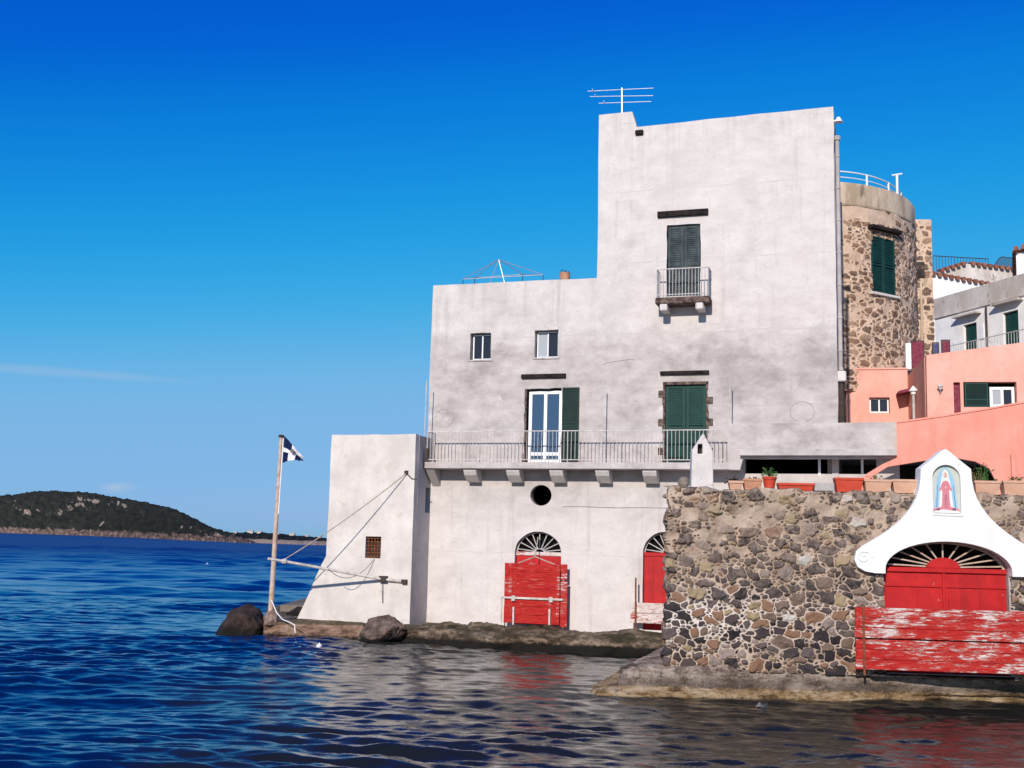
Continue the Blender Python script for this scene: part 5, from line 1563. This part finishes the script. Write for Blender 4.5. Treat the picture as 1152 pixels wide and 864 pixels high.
single('concrete_block', m, M['concrete'], 'pale concrete block between the two orange planters', 'block', W, ((r[0] + r[1]) / 2, PY, wz1), bevel=0.02)
q = W.P(867, 552, PY); s = 25.3 / FOC
fpt = thing('flower_pot', 'round orange pot with a small green plant on the stone wall', 'pot', W, (q[0], PY + 0.16, wz1))
m = MB(); m.lathe(pot_prof(7.6 * s, 15 * s), (q[0], PY + 0.16, wz1 + 0.004), 20); part('pot', m, M['orange_pot'], fpt, smooth=True)
m = MB(); leaves(m, (q[0], PY + 0.16, wz1 + 14 * s), 60, 0.13, 0.2, 0.075); part('plant', m, M['leaf'], fpt)
q = W.P(770, 549, PY)
m = MB()
for k in range(9):
    za = 0.0 + 0.028 * k; ra = 6.2 * s * math.sin(PI * (k + 1.2) / 10.6) + 0.01
    m.lathe([(0.0, za), (ra, za), (ra + 0.012, za + 0.012), (ra, za + 0.022), (0.0, za + 0.022)], (q[0], PY + 0.16, wz1 + 0.01), 16)
single('coiled_rope', m, M['rope'], 'coil of old rope on the wall top left of the white chimney', 'rope', W, (q[0], PY + 0.16, wz1))
for px in (797, 838):
    pass

# ------------------------------------------------------------------ ground behind the quay
m = MB(); m.box(-8, 60, 41, 90, -0.5, 0.75); single('ground', m, M['ground'], 'ground below the village houses', None, kind='structure')

# ------------------------------------------------------------------ round tower
YC = 46.0
tc = at_y(886, 300, YC); RT = 0.109 * YC
zTop = at_y(947, 204.5, YC - RT * 0.985).z
rt = thing('round_tower', 'round stone tower with green shutters and stained rim behind the grey house', 'tower', G, (tc.x, tc.y, 0.6))
zBand = at_y(947, 230, YC - RT * 0.985).z


def tower_fn(U, Z, h):
    a = U / RT - PI / 2
    rr = RT + h
    return np.stack([tc.x + rr * np.cos(a), tc.y + rr * np.sin(a), Z], -1)


wr_ = (at_y(981, 300, YC - RT * 0.9), at_y(1006, 300, YC - RT * 0.77))
def ang(px): 
    d = ray(px, 300); d = Vector((d.x, d.y)); d.normalize(); oc_ = Vector((tc.x, tc.y))
    b = d.dot(oc_); disc = b * b - (oc_.length_squared - RT * RT); t = b - math.sqrt(max(disc, 0)); p_ = d * t - oc_
    return math.atan2(p_.y, p_.x), (d * t)
aL, pL = ang(980.5); aR, pR = ang(1006.5)
wzT = CAMH + (at_y(992, 266, 1).z - CAMH) * pL.y * 0.5 + (at_y(992, 269, 1).z - CAMH) * pR.y * 0.5
wzBt = CAMH + (at_y(992, 331, 1).z - CAMH) * (pL.y + pR.y) / 2
uA, uB = (aL + PI / 2) * RT, (aR + PI / 2) * RT
def tkeep(U, Z): return ~((U > uA + 0.03) & (U < uB - 0.03) & (Z > wzBt + 0.03) & (Z < wzT - 0.03))
def thide(U, Z): return np.clip(0.16 + 0.30 * np.sin(U * 1.1 + 2 * np.sin(Z * 0.8)) * np.sin(Z * 1.2 + 0.5) + np.where(Z > zBand - 0.55, 0.6, 0), -0.2, 1.4)
rubble('wall', rt, tower_fn, -RT * PI * 0.1, RT * PI * 0.55, at_y(985, 440, YC - RT).z, zBand, 0.03, M['tower_rubble'], 5, 0.045, 0.125, 0.012, 0, 0.05, 1.9, tkeep, None, thide)
m = MB(); m.lathe([(RT - 0.4, 0.6), (RT - 0.03, 0.6), (RT - 0.03, zBand - 0.01)], (tc.x, tc.y, 0), 64, PI * 0.1, PI * 0.9)
m.lathe([(RT - 0.35, 0.6), (RT - 0.35, zBand)], (tc.x, tc.y, 0), 64); m.open = True
part('core', m, M['tower_plaster'], rt, smooth='all')
m = MB(); m.lathe([(RT - 0.35, zBand - 0.02), (RT + 0.015, zBand - 0.02), (RT + 0.04, zBand + 0.02), (RT + 0.04, zBand + 0.07), (RT + 0.01, zBand + 0.09), (RT + 0.02, zTop - 0.06), (RT - 0.02, zTop + 0.0), (RT - 0.3, zTop), (RT - 0.3, zTop - 0.8), (0, zTop - 0.8)], (tc.x, tc.y, 0), 96)
part('rim', m, M['tower_plaster'], rt, smooth=True)


def cyl(u, y, z):   # flat local x / depth / height onto the tower's face, kept tangent
    am = (aL + aR) / 2
    tx, ty = -math.sin(am), math.cos(am); nx, ny_ = math.cos(am), math.sin(am)
    c_ = (tc.x + RT * nx, tc.y + RT * ny_)
    return (c_[0] + tx * u - nx * y, c_[1] + ty * u - ny_ * y, z)


ww = (uB - uA) / 2 * 1.0
TM = MB.xform
for (p_, q_) in ((-ww, -0.006), (0.006, ww)):
    m = MB(); y = 0.02
    fw = 0.07
    m.box(p_, p_ + fw, y, y + 0.05, wzBt, wzT); m.box(q_ - fw, q_, y, y + 0.05, wzBt, wzT)
    for zc in (wzBt + 0.035, (wzBt + wzT) / 2, wzT - 0.035): m.box(p_ + fw, q_ - fw, y + 0.004, y + 0.046, zc - 0.035, zc + 0.035)
    m.xform(cyl); lf = part('shutter', m, M['green'], rt, bevel=0.004)
    s = MB(); n = 26
    for k in range(n):
        zc = wzBt + 0.08 + (wzT - wzBt - 0.16) * (k + 0.5) / n
        if abs(zc - (wzBt + wzT) / 2) < 0.05: continue
        s.box(p_ + fw, q_ - fw, y + 0.012, y + 0.03, zc - 0.035, zc + 0.02)
    s.xform(cyl); part('louvre', s, M['green'], lf)
m = MB(); m.box(-ww - 0.08, ww + 0.08, 0.08, 0.3, wzBt - 0.05, wzT + 0.05); m.xform(cyl); part('window_back', m, M['dark_room'], rt)
m = MB(); m.box(-ww - 0.12, ww + 0.12, -0.10, 0.1, wzBt - 0.10, wzBt - 0.005); m.xform(cyl); part('sill', m, M['limewash'], rt, bevel=0.015)
m = MB(); m.box(-ww - 0.16, ww + 0.20, -0.20, 0.12, wzT + 0.22, wzT + 0.36); m.xform(cyl); part('hood', m, M['ledge_wood_and_shade'], rt, bevel=0.01)  # near-black slab in place of the shade under the projecting plaster
m = MB(); a_ = -PI * 0.60
pts = [(tc.x + (RT - 0.1) * math.cos(-PI * 0.62 + k * PI * 0.0165), tc.y + (RT - 0.1) * math.sin(-PI * 0.68 + k * PI * 0.0205)) for k in range(40)]
m.tube([(x, y, zTop + 0.42) for x, y in pts], 0.028, 6); m.tube([(x, y, zTop + 0.2) for x, y in pts], 0.02, 6)
for k in range(0, 40, 5): m.tube([(pts[k][0], pts[k][1], zTop - 0.05), (pts[k][0], pts[k][1], zTop + 0.44)], 0.04, 6)
part('railing', m, M['frame_white'], rt)
aq, pq = ang(1020)
m = MB(); x, y = tc.x + (RT - 0.3) * math.cos(aq), tc.y + (RT - 0.3) * math.sin(aq)
m.tube([(x, y, zTop - 0.1), (x, y, zTop + 0.98)], 0.05, 6); m.tube([(x - 0.2, y, zTop + 0.92), (x + 0.2, y, zTop + 1.0)], 0.035, 6)
part('vent_pole', m, M['frame_white'], rt)

# stone pier beside the round tower
PYY = 47.0
r4 = [at_y(1029, 320, PYY).x, at_y(1049.5, 320, PYY).x]; pzt = at_y(1040, 247, PYY).z; pzb = at_y(1040, 430, PYY).z
pr4 = thing('stone_pier', 'narrow dark stone pier rising between the round tower and the white house', 'wall', G, (r4[0], PYY, 0.6))
m = MB(); m.box(r4[0] + 0.02, r4[1] - 0.02, PYY + 0.02, PYY + 0.9, 0.6, pzt - 0.02); part('core', m, M['tower_plaster'], pr4)
rubble('facing', pr4, lambda U, Z, h: np.stack([U, PYY - h, Z], -1), r4[0], r4[1], pzb, pzt, 0.03, M['tower_rubble'], 8, 0.08, 0.2, 0.03, 0.1, 0.05, 1.3)
m = MB(); w_ = (r4[0] + 0.1, r4[0] + 0.42); zq1, zq0 = at_y(1036, 295, PYY).z, at_y(1036, 312, PYY).z
m.box(w_[0], w_[1], PYY - 0.06, PYY + 0.02, zq0, zq1); part('slit_window', m, M['dark_room'], pr4)
m = MB(); m.tube([(r4[0] + 0.22, PYY - 0.08, pzb), (r4[0] + 0.24, PYY - 0.08, at_y(1036, 318, PYY).z)], 0.05, 8); part('pipe', m, M['tower_plaster'], pr4)

# ------------------------------------------------------------------ pink house
zf_ = gz1 + 0.18
pk = thing('house', 'salmon pink house with small windows and a terrace beside the round tower', 'house', PK, (1.5, 0, zf_))
u0 = PK.P(1042, 430)[0]; u1 = PK.P(1250, 430)[0]
tp = [PK.P(1042, 399.5), PK.P(1152, 385), PK.P(1250, 372)]
wA = PK.R(1073, 430, 1080.5, 462.5); wA = (wA[0], wA[1], zf_ + 0.3, wA[3]); wB = PK.R(1084, 430.5, 1113, 458); wC = PK.R(1112.5, 429.5, 1144, 456.5)
zs_ = min(wB[2], wC[2])
hole = [(wB[0], zs_), (wC[1], zs_), (wC[1], wC[3]), (wB[0], wC[3])]
m = MB(); m.panel([(u0, zf_), (u1, zf_), tp[2], tp[1], tp[0]], [rect(*wA), hole], 0, 0.3)
part('wall', m, M['pink_pale'], pk)
m = MB(); 
m.box(u0, u0 + 0.3, 0.302, 6.2, zf_, tp[0][1] - 0.02)
part('side_wall', m, M['pink_pale'], pk)
m = MB(); m.box(u0 + 0.302, u1, 0.302, 6.2, tp[0][1] - 0.45, tp[0][1] - 0.3); part('roof', m, M['concrete'], pk)
yb2 = 4.4
u2 = PK.P(952, 440, yb2)[0]; zt2 = PK.P(985, 415.5, yb2)[1]
wD = PK.R(978, 447, 1001, 464.5, yb2)
m = MB(); m.panel([(u2, zf_), (u0 - 0.004, zf_), (u0 - 0.004, zt2 - 0.02), (u2, zt2)], [rect(*wD)], yb2, 0.3)
m.box(u2, u0 - 0.004, yb2 + 0.302, 6.2, zt2 - 0.25, zt2 - 0.05)
part('annex_wall', m, M['pink_pale'], pk)
m = MB(); m.box(u2 - 0.02, u0 - 0.004, yb2 - 0.04, yb2 + 0.34, zt2 - 0.01, zt2 + 0.05); part('coping', m, M['pink_pale'], pk)
window(pk, inset(wD, 0.02), yb2 + 0.16, M['frame_white'], M['glass_grey'], 0.05, 1, gmats=[M['glass_dark'], M['glass_dark']])
window(pk, (wC[0] + 0.06, wC[1] - 0.03, zs_ + 0.02, wC[3] - 0.14), 0.20, M['frame_white'], M['glass_grey'], 0.09, 1, gmats=[M['glass_grey'], M['glass_dark']])
shutter_leaf(pk, (wB[0] + 0.04, wB[1] - 0.02, zs_ + 0.01, wB[3]), 0.04, M['green'], M['green_dark'], (0.30,), 0.05, 22)
m = MB(); m.box(wA[0] + 0.01, wA[1] - 0.01, 0.14, 0.18, wA[2], wA[3] - 0.01); part('door', m, M['ac_maroon'], pk)
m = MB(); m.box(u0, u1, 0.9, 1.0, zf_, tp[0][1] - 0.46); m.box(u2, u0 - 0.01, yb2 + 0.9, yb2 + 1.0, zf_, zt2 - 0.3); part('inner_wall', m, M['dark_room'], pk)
# wall lamp, porch roof, gutter spout
q = PK.P(1057, 437); m = MB()
m.lathe([(0.0, 0.14), (0.05, 0.12), (0.10, 0.03), (0.07, 0.03), (0.05, -0.05), (0.0, -0.08)], (q[0], -0.16, q[1]), 12); m.tube([(q[0], 0, q[1] - 0.1), (q[0], -0.1, q[1] - 0.16), (q[0], -0.16, q[1] - 0.06)], 0.014, 6)
part('wall_lamp', m, M['iron_pale'], pk)
q0 = PK.P(1014, 437, yb2 - 0.9); m = MB()
m.box(q0[0] - 0.08, u0 - 0.012, yb2 - 0.9, yb2 - 0.004, q0[1] - 0.16, q0[1] - 0.06)
m.xform(lambda a, b, c: (a, b, c + (a - q0[0]) * 0.25)); part('porch_roof', m, M['ac_maroon'], pk)
lm = thing('street_lamp', 'small white lamp on a grey post in the corner of the pink house', 'lamp', PK, (PK.P(1025, 470, 2.2)[0], 2.2, zf_))
q = PK.P(1027.5, 441, 2.2); m = MB(); m.tube([(q[0], 2.2, zf_), (q[0], 2.2, q[1])], 0.045, 8); part('post', m, M['iron_pale'], lm)
m = MB(); m.lathe([(0.0, 0.22), (0.03, 0.2), (0.16, 0.03), (0.10, 0.02), (0.08, -0.08), (0, -0.1)], (q[0], 2.2, q[1]), 12); part('lantern', m, M['frame_white'], lm)
# screens on the pink roof terrace
zt_p = tp[0][1] - 0.3
for (x0, y0_, x1, y1_, yy, mt, lab) in ((1025, 383, 1040, 405, 4.75, 'ac_maroon', 'maroon cloth screen at the left end of the pink roof terrace'),
                                        (1048.5, 385, 1056.5, 400, 1.0, 'screen_blue', 'narrow dark blue screen on the pink roof terrace'), (1059, 382, 1069, 400, 1.05, 'ac_maroon', 'maroon cloth screen in a dark frame on the pink roof terrace')):
    r = PK.R(x0, y0_, x1, y1_, yy); b_ = (zt2 if yy > 2 else zt_p) - 0.02
    t = thing('privacy_screen', lab, 'screen', PK, ((r[0] + r[1]) / 2, yy, b_), 'screens on the pink terrace')
    m = MB(); fw = 0.035
    m.box(r[0], r[0] + fw, yy, yy + 0.05, b_, r[3]); m.box(r[1] - fw, r[1], yy, yy + 0.05, b_, r[3]); m.box(r[0] + fw, r[1] - fw, yy + 0.002, yy + 0.048, r[3] - fw, r[3])
    part('frame', m, M['iron_dark'], t)
    m = MB(); m.box(r[0] + fw, r[1] - fw, yy + 0.02, yy + 0.03, b_ + 0.1, r[3] - fw - 0.01); part('cloth', m, M[mt], t)
r = PK.R(1019, 386, 1026, 410, 4.76); m = MB(); m.box(r[0], r[1], 4.76, 5.1, zt2 + 0.052, r[3])
single('cabinet', m, M['white_wall'], 'white cabinet standing left of the maroon terrace screen', 'cabinet', PK, ((r[0] + r[1]) / 2, 4.76, zt2 + 0.05), bevel=0.01)

# ------------------------------------------------------------------ white house up the slope
dv = Vector((-0.333, 1.0, 0)).normalized()
yawH = math.degrees(math.atan2(-(-dv.y), -dv.x * -1)) if False else None
# local x runs from the far left end towards the viewer on the right
ux_ = -dv; yaw_h = math.degrees(math.atan2(-ux_.y, ux_.x))
p0 = at_y(1060, 340, 52.0)
HF = Frame(p0.x, p0.y, yaw_h)
zpar = HF.P(1066, 335)[1]; zmo = HF.P(1066, 355)[1]; zpar2 = HF.P(1140, 308)[1]
hu0 = HF.P(1052, 370)[0]; hu1 = HF.P(1190, 350)[0]
print('white', zpar, zpar2, zmo, hu0, hu1, yaw_h)
wh = thing('house', 'white house on the slope with stained parapet and dark green doors above the pink wall', 'house', HF, ((hu0 + hu1) / 2, 0, 0.7))
d1 = HF.R(1084, 364, 1099, 392); d2 = HF.R(1128.5, 350, 1146, 388)
zdb = HF.P(1090, 402)[1]
holes = [rect(d1[0], d1[1], zdb, d1[3]), rect(d2[0], d2[1], zdb, d2[3])]
m = MB(); m.panel([(hu0, 0.7), (hu1, 0.7), (hu1, zmo), (hu0, zmo)], holes, 0, 0.3); m.box(hu0, hu0 + 0.3, 0.302, 6, 0.7, zmo); m.box(hu0 + 0.302, hu1, 5.7, 6, 0.7, zmo)
part('wall', m, M['white_wall'], wh)
zp_ = (zpar + zpar2) / 2
m = MB(); m.box(hu0 - 0.03, hu1, -0.04, 0.28, zmo + 0.001, zp_); m.box(hu0 - 0.028, hu1, -0.07, -0.041, zmo - 0.03, zmo + 0.08)
part('parapet', m, M['parapet_stain'], wh, bevel=0.02)
m = MB(); m.box(hu0 + 0.302, hu1, 0.302, 5.69, zmo - 0.3, zmo - 0.05); part('roof', m, M['concrete'], wh)
for d in (d1, d2):
    m = MB(); m.box(d[0], d[1], 0.14, 0.2, zdb, d[3]); dd = part('door', m, M['green_dark'], wh)
    m = MB(); m.box(d[0] + 0.06, (d[0] + d[1]) / 2 - 0.02, 0.125, 0.139, zdb + 0.2, d[3] - 0.1); m.box((d[0] + d[1]) / 2 + 0.02, d[1] - 0.06, 0.125, 0.139, zdb + 0.2, d[3] - 0.1); part('panel', m, M['green'], dd)
    m = MB(); m.box(d[0] - 0.35, d[1] + 0.35, -0.35, 0.0, d[3] + 0.34, d[3] + 0.42); part('hood', m, M['parapet_stain'], wh)
q = HF.P(1111, 360); m = MB(); m.tube([(q[0], -0.07, zdb - 1), (q[0], -0.07, zmo - 0.1)], 0.05, 8); part('downpipe', m, M['iron_dark'], wh)
q = HF.P(1110, 372); m = MB(); m.box(q[0] - 0.35, q[0] - 0.15, -0.04, 0.0, q[1] - 0.35, q[1] + 0.35); part('meter_box', m, M['frame_white'], wh)
m = MB(); zra = HF.P(1110, 386)[1]
m.tube([(d1[0] - 0.4, -0.9, zra), (hu1, -0.9, zra)], 0.02, 6); m.tube([(d1[0] - 0.4, -0.9, zra - 0.9), (hu1, -0.9, zra - 0.9)], 0.015, 6)
k = d1[0] - 0.4
while k < hu1: m.tube([(k, -0.9, zra - 1.0), (k, -0.9, zra)], 0.012, 5); k += 0.16
m.box(d1[0] - 0.5, hu1, -0.98, -0.002, zra - 1.2, zra - 1.0)
part('balcony', m, M['iron_pale'], wh)

# the roofs behind the white house: tiled copings and a railed roof terrace
YB = 56.0
def tile_edge(m, a, b, r=0.11, n=None):
    a, b = Vector(a), Vector(b); L_ = (b - a).length; n = n or max(3, int(L_ / 0.30))
    d = (b - a) / n; perp = Vector((-d.y, d.x, 0)).normalized()
    for k in range(n):
        c = a + d * (k + 0.5)
        m.tube([c - perp * 0.22 - Vector((0, 0, 0.05)), c + perp * 0.35 + Vector((0, 0, 0.07))], r, 8, r * 0.85)


bh_ = thing('house', 'white house with scalloped tile coping and railed roof terrace behind the round tower', 'house', G, (at_y(1075, 330, YB).x, YB, 0.7))
xa, xb = at_y(1046, 320, YB).x, at_y(1140, 320, YB).x
za, zb_ = at_y(1050, 308, YB).z, at_y(1105, 317, YB).z
m = MB(); m.panel([(xa, 0.7), (xb, 0.7), (xb, zb_ - 0.35), (xa, za)], (), YB, 0.4); m.box(xa, xb, YB + 0.402, YB + 6, zb_ - 0.7, zb_ - 0.5)
part('wall', m, M['white_wall'], bh_)
m = MB(); tile_edge(m, (xa, YB, za + 0.05), (xb, YB, zb_ - 0.3)); part('coping', m, M['tile_roof'], bh_)
m = MB(); YB2 = YB + 2.5
pk_ = [(1056, 306), (1086, 296.5), (1142, 304)]
P3 = [at_y(x, y, YB2) for x, y in pk_]
m.panel([(P3[0].x, zb_ - 0.5), (P3[2].x, zb_ - 0.5), (P3[2].x, P3[2].z), (P3[1].x, P3[1].z), (P3[0].x, P3[0].z)], (), YB2, 0.3)
part('gable_wall', m, M['parapet_stain'], bh_)
m = MB(); tile_edge(m, (P3[0].x, YB2, P3[0].z + 0.05), (P3[1].x, YB2, P3[1].z + 0.05)); tile_edge(m, (P3[1].x + 0.2, YB2, P3[1].z + 0.04), (P3[2].x, YB2, P3[2].z + 0.05)); part('ridge_tiles', m, M['tile_roof'], bh_)
m = MB(); YR = YB2 + 1.0
def rail(m, pts, h, gap_=0.16):
    for a, b in zip(pts[:-1], pts[1:]):
        a, b = Vector(a), Vector(b)
        m.tube([a + Vector((0, 0, h)), b + Vector((0, 0, h))], 0.025, 5); n = max(2, int((b - a).length / gap_))
        for k in range(n + 1):
            c = a.lerp(b, k / n); m.tube([c, c + Vector((0, 0, h))], 0.014, 5)
z_r = at_y(1060, 288, YR).z - 1.2
rail(m, [(at_y(1050, 300, YR).x, YR, z_r), (at_y(1112, 300, YR).x, YR, z_r - 0.1)], 1.2)
pts = []
for k in range(9):
    t = k / 8; q = at_y(1116 + 26 * t, 303, YR); pts.append((q.x, YR, z_r - 0.05))
for i, (a, b) in enumerate(zip(pts[:-1], pts[1:])):
    ha = 0.55 + 0.75 * math.sin(min(1, (i / 8) * 1.6) * PI * 0.62); hb = 0.55 + 0.75 * math.sin(min(1, ((i + 1) / 8) * 1.6) * PI * 0.62)
    a, b = Vector(a), Vector(b)
    m.tube([a + Vector((0, 0, ha)), b + Vector((0, 0, hb))], 0.025, 5)
    for k in range(3):
        c = a.lerp(b, k / 3); m.tube([c, c + Vector((0, 0, ha + (hb - ha) * k / 3))], 0.014, 5)
part('railing', m, M['iron_dark'], bh_)
YE = 47.6
xa = at_y(1143.5, 300, YE).x
ze, zw = at_y(1148, 281, YE).z, 0.7
EBF = Frame(xa, YE, 24.0)
eb = thing('house', 'white house corner with an overhanging tile eave at the right picture edge', 'house', EBF, (2, 0, 0.7))
m = MB(); m.box(0, 5, 0, 5, 0.7, ze - 0.12); part('wall', m, M['white_wall'], eb)
m = MB(); m.box(-0.15, 5, -0.2, 5, ze - 0.119, ze - 0.06)
m.xform(lambda a, b, c: (a, b, c + a * 0.2)); part('eave', m, M['tile_roof'], eb)
m = MB(); tile_edge(m, (-0.15, -0.1, ze), (5, -0.1, ze + 1.0)); part('roof_tiles', m, M['tile_roof'], eb)

# plants inside the arch
q = F.P(1101, 541, -0.5); m = MB(); zz_ = zt_ + 0.0
pl = thing('pot_plant', 'thin leafy plant standing in the dark pink arch', 'plant', F, (q[0], -0.5, zz_))
m.lathe(pot_prof(0.16, 0.3), (q[0], -0.5, zz_), 14); part('pot', m, M['terracotta'], pl)
m = MB(); hh = F.P(1101, 524, -0.5)[1] - zz_
for k in range(5): m.tube([(q[0], -0.5, zz_ + 0.25), (q[0] + random.uniform(-0.2, 0.2), -0.5 + random.uniform(-0.1, 0.1), zz_ + hh * random.uniform(0.8, 1))], 0.008, 5)
leaves(m, (q[0], -0.5, zz_ + hh * 0.6), 60, 0.22, hh * 0.4, 0.08); part('foliage', m, M['dry_leaf'], pl)

# ------------------------------------------------------------------ light, sky, camera
SUN_H = Vector((-0.312, -0.950)); EL = rad(26.0)
sd = bpy.data.lights.new('sun', 'SUN'); so_ = bpy.data.objects.new('sun', sd); COL.objects.link(so_)
sd.energy = 4.6; sd.angle = rad(0.53); sd.color = (1.0, 0.925, 0.84)
hh_ = SUN_H.normalized()
tosun = Vector((hh_.x * math.cos(EL), hh_.y * math.cos(EL), math.sin(EL)))
so_.rotation_euler = tosun.to_track_quat('Z', 'Y').to_euler(); so_.location = (0, -10, 30)

wld = bpy.data.worlds.new('World'); SC.world = wld; wld.use_nodes = True
nt_ = wld.node_tree; nd = nt_.nodes; lk = nt_.links
bg = nd['Background']
sky = nd.new('ShaderNodeTexSky'); sky.sky_type = 'NISHITA'; sky.sun_disc = False
sky.sun_elevation = EL; sky.sun_rotation = math.atan2(hh_.x, hh_.y) % (2 * PI)
sky.altitude = 0; sky.air_density = 1.0; sky.dust_density = 0.4; sky.ozone_density = 3.0
SKY_K = 0.085
# colour grade of the whole sky towards the photograph's deep azure
sp_ = nd.new('ShaderNodeSeparateColor'); cb_ = nd.new('ShaderNodeCombineColor'); lk.new(sky.outputs[0], sp_.inputs[0])
GR = {'Red': [(0, 0), (0.094, 0.001), (0.125, 0.003), (0.19, 0.026), (0.335, 0.185), (0.55, 0.245), (1, 0.62)],
      'Green': [(0, 0), (0.10, 0.05), (0.18, 0.11), (0.225, 0.205), (0.35, 0.385), (0.48, 0.46), (0.63, 0.47), (1, 0.74)],
      'Blue': [(0, 0), (0.20, 0.42), (0.32, 0.62), (0.50, 0.77), (0.70, 0.80), (1, 0.95)]}
for ch_, pts_ in GR.items():
    a_ = nd.new('ShaderNodeMath'); a_.operation = 'MULTIPLY'; a_.inputs[1].default_value = SKY_K; lk.new(sp_.outputs[ch_], a_.inputs[0])
    fc = nd.new('ShaderNodeFloatCurve'); cv = fc.mapping.curves[0]
    while len(cv.points) < len(pts_): cv.points.new(0.5, 0.5)
    for p_, q_ in zip(cv.points, pts_): p_.location = q_; p_.handle_type = 'AUTO_CLAMPED'
    fc.mapping.update(); lk.new(a_.outputs[0], fc.inputs['Value'])
    b_ = nd.new('ShaderNodeMath'); b_.operation = 'DIVIDE'; b_.inputs[1].default_value = SKY_K; lk.new(fc.outputs[0], b_.inputs[0])
    lk.new(b_.outputs[0], cb_.inputs[ch_])
# faint wisps of cloud low on the left
tcw = nd.new('ShaderNodeTexCoord')
def cloud(c, sx, sz, tilt, amt, prev, scale, seed):
    mp = nd.new('ShaderNodeMapping'); mp.vector_type = 'POINT'
    d = Vector(c).normalized()
    sub = nd.new('ShaderNodeVectorMath'); sub.operation = 'SUBTRACT'; sub.inputs[1].default_value = tuple(d); lk.new(tcw.outputs['Generated'], sub.inputs[0])
    mp.inputs['Rotation'].default_value = (0, tilt, 0); mp.inputs['Scale'].default_value = (1 / sx, 1.0, 1 / sz); lk.new(sub.outputs[0], mp.inputs[0])
    ln = nd.new('ShaderNodeVectorMath'); ln.operation = 'LENGTH'; lk.new(mp.outputs[0], ln.inputs[0])
    nz__ = nd.new('ShaderNodeTexNoise'); nz__.inputs['Scale'].default_value = scale; nz__.inputs['Detail'].default_value = 6
    off = nd.new('ShaderNodeMapping'); off.inputs['Location'].default_value = (seed, 0, 0); off.inputs['Scale'].default_value = (1, 1, 3); lk.new(tcw.outputs['Generated'], off.inputs[0]); lk.new(off.outputs[0], nz__.inputs['Vector'])
    ad = nd.new('ShaderNodeMath'); ad.operation = 'MULTIPLY_ADD'; ad.inputs[1].default_value = 1.6; ad.inputs[2].default_value = -0.8; lk.new(nz__.outputs['Fac'], ad.inputs[0])
    s_ = nd.new('ShaderNodeMath'); s_.operation = 'ADD'; lk.new(ln.outputs['Value'], s_.inputs[0]); lk.new(ad.outputs[0], s_.inputs[1])
    mr = nd.new('ShaderNodeMapRange'); mr.inputs['From Min'].default_value = 1.0; mr.inputs['From Max'].default_value = 0.2; mr.inputs['To Min'].default_value = 0; mr.inputs['To Max'].default_value = amt
    lk.new(s_.outputs[0], mr.inputs['Value'])
    mx = nd.new('ShaderNodeMix'); mx.data_type = 'RGBA'; lk.new(mr.outputs[0], mx.inputs['Factor']); lk.new(prev, mx.inputs['A']); mx.inputs['B'].default_value = (7.0, 7.2, 7.6, 1)
    return mx.outputs['Result']
c_ = cloud(ray(70, 419), 0.12, 0.0045, rad(24), 0.16, cb_.outputs[0], 9, 3.0)
c_ = cloud(ray(128, 549), 0.016, 0.006, rad(-8), 0.35, c_, 40, 5.0)
lk.new(c_, bg.inputs['Color'])
bg.inputs['Strength'].default_value = SKY_K

cd = bpy.data.cameras.new('camera'); co = bpy.data.objects.new('camera', cd); COL.objects.link(co)
cd.sensor_fit = 'HORIZONTAL'; cd.sensor_width = 36.0; cd.lens = 36.0 * FOC / 1152.0
cd.clip_start = 0.1; cd.clip_end = 30000
mw = Matrix((( CAX.x, CAY.x, -FWD.x, CAM.x), (CAX.y, CAY.y, -FWD.y, CAM.y), (CAX.z, CAY.z, -FWD.z, CAM.z), (0, 0, 0, 1)))
co.matrix_world = mw
SC.camera = co
SC.view_settings.view_transform = 'Standard'; SC.view_settings.look = 'None'
SC.view_settings.exposure = 0.0; SC.view_settings.gamma = 1.0
SC.cycles.max_bounces = 6
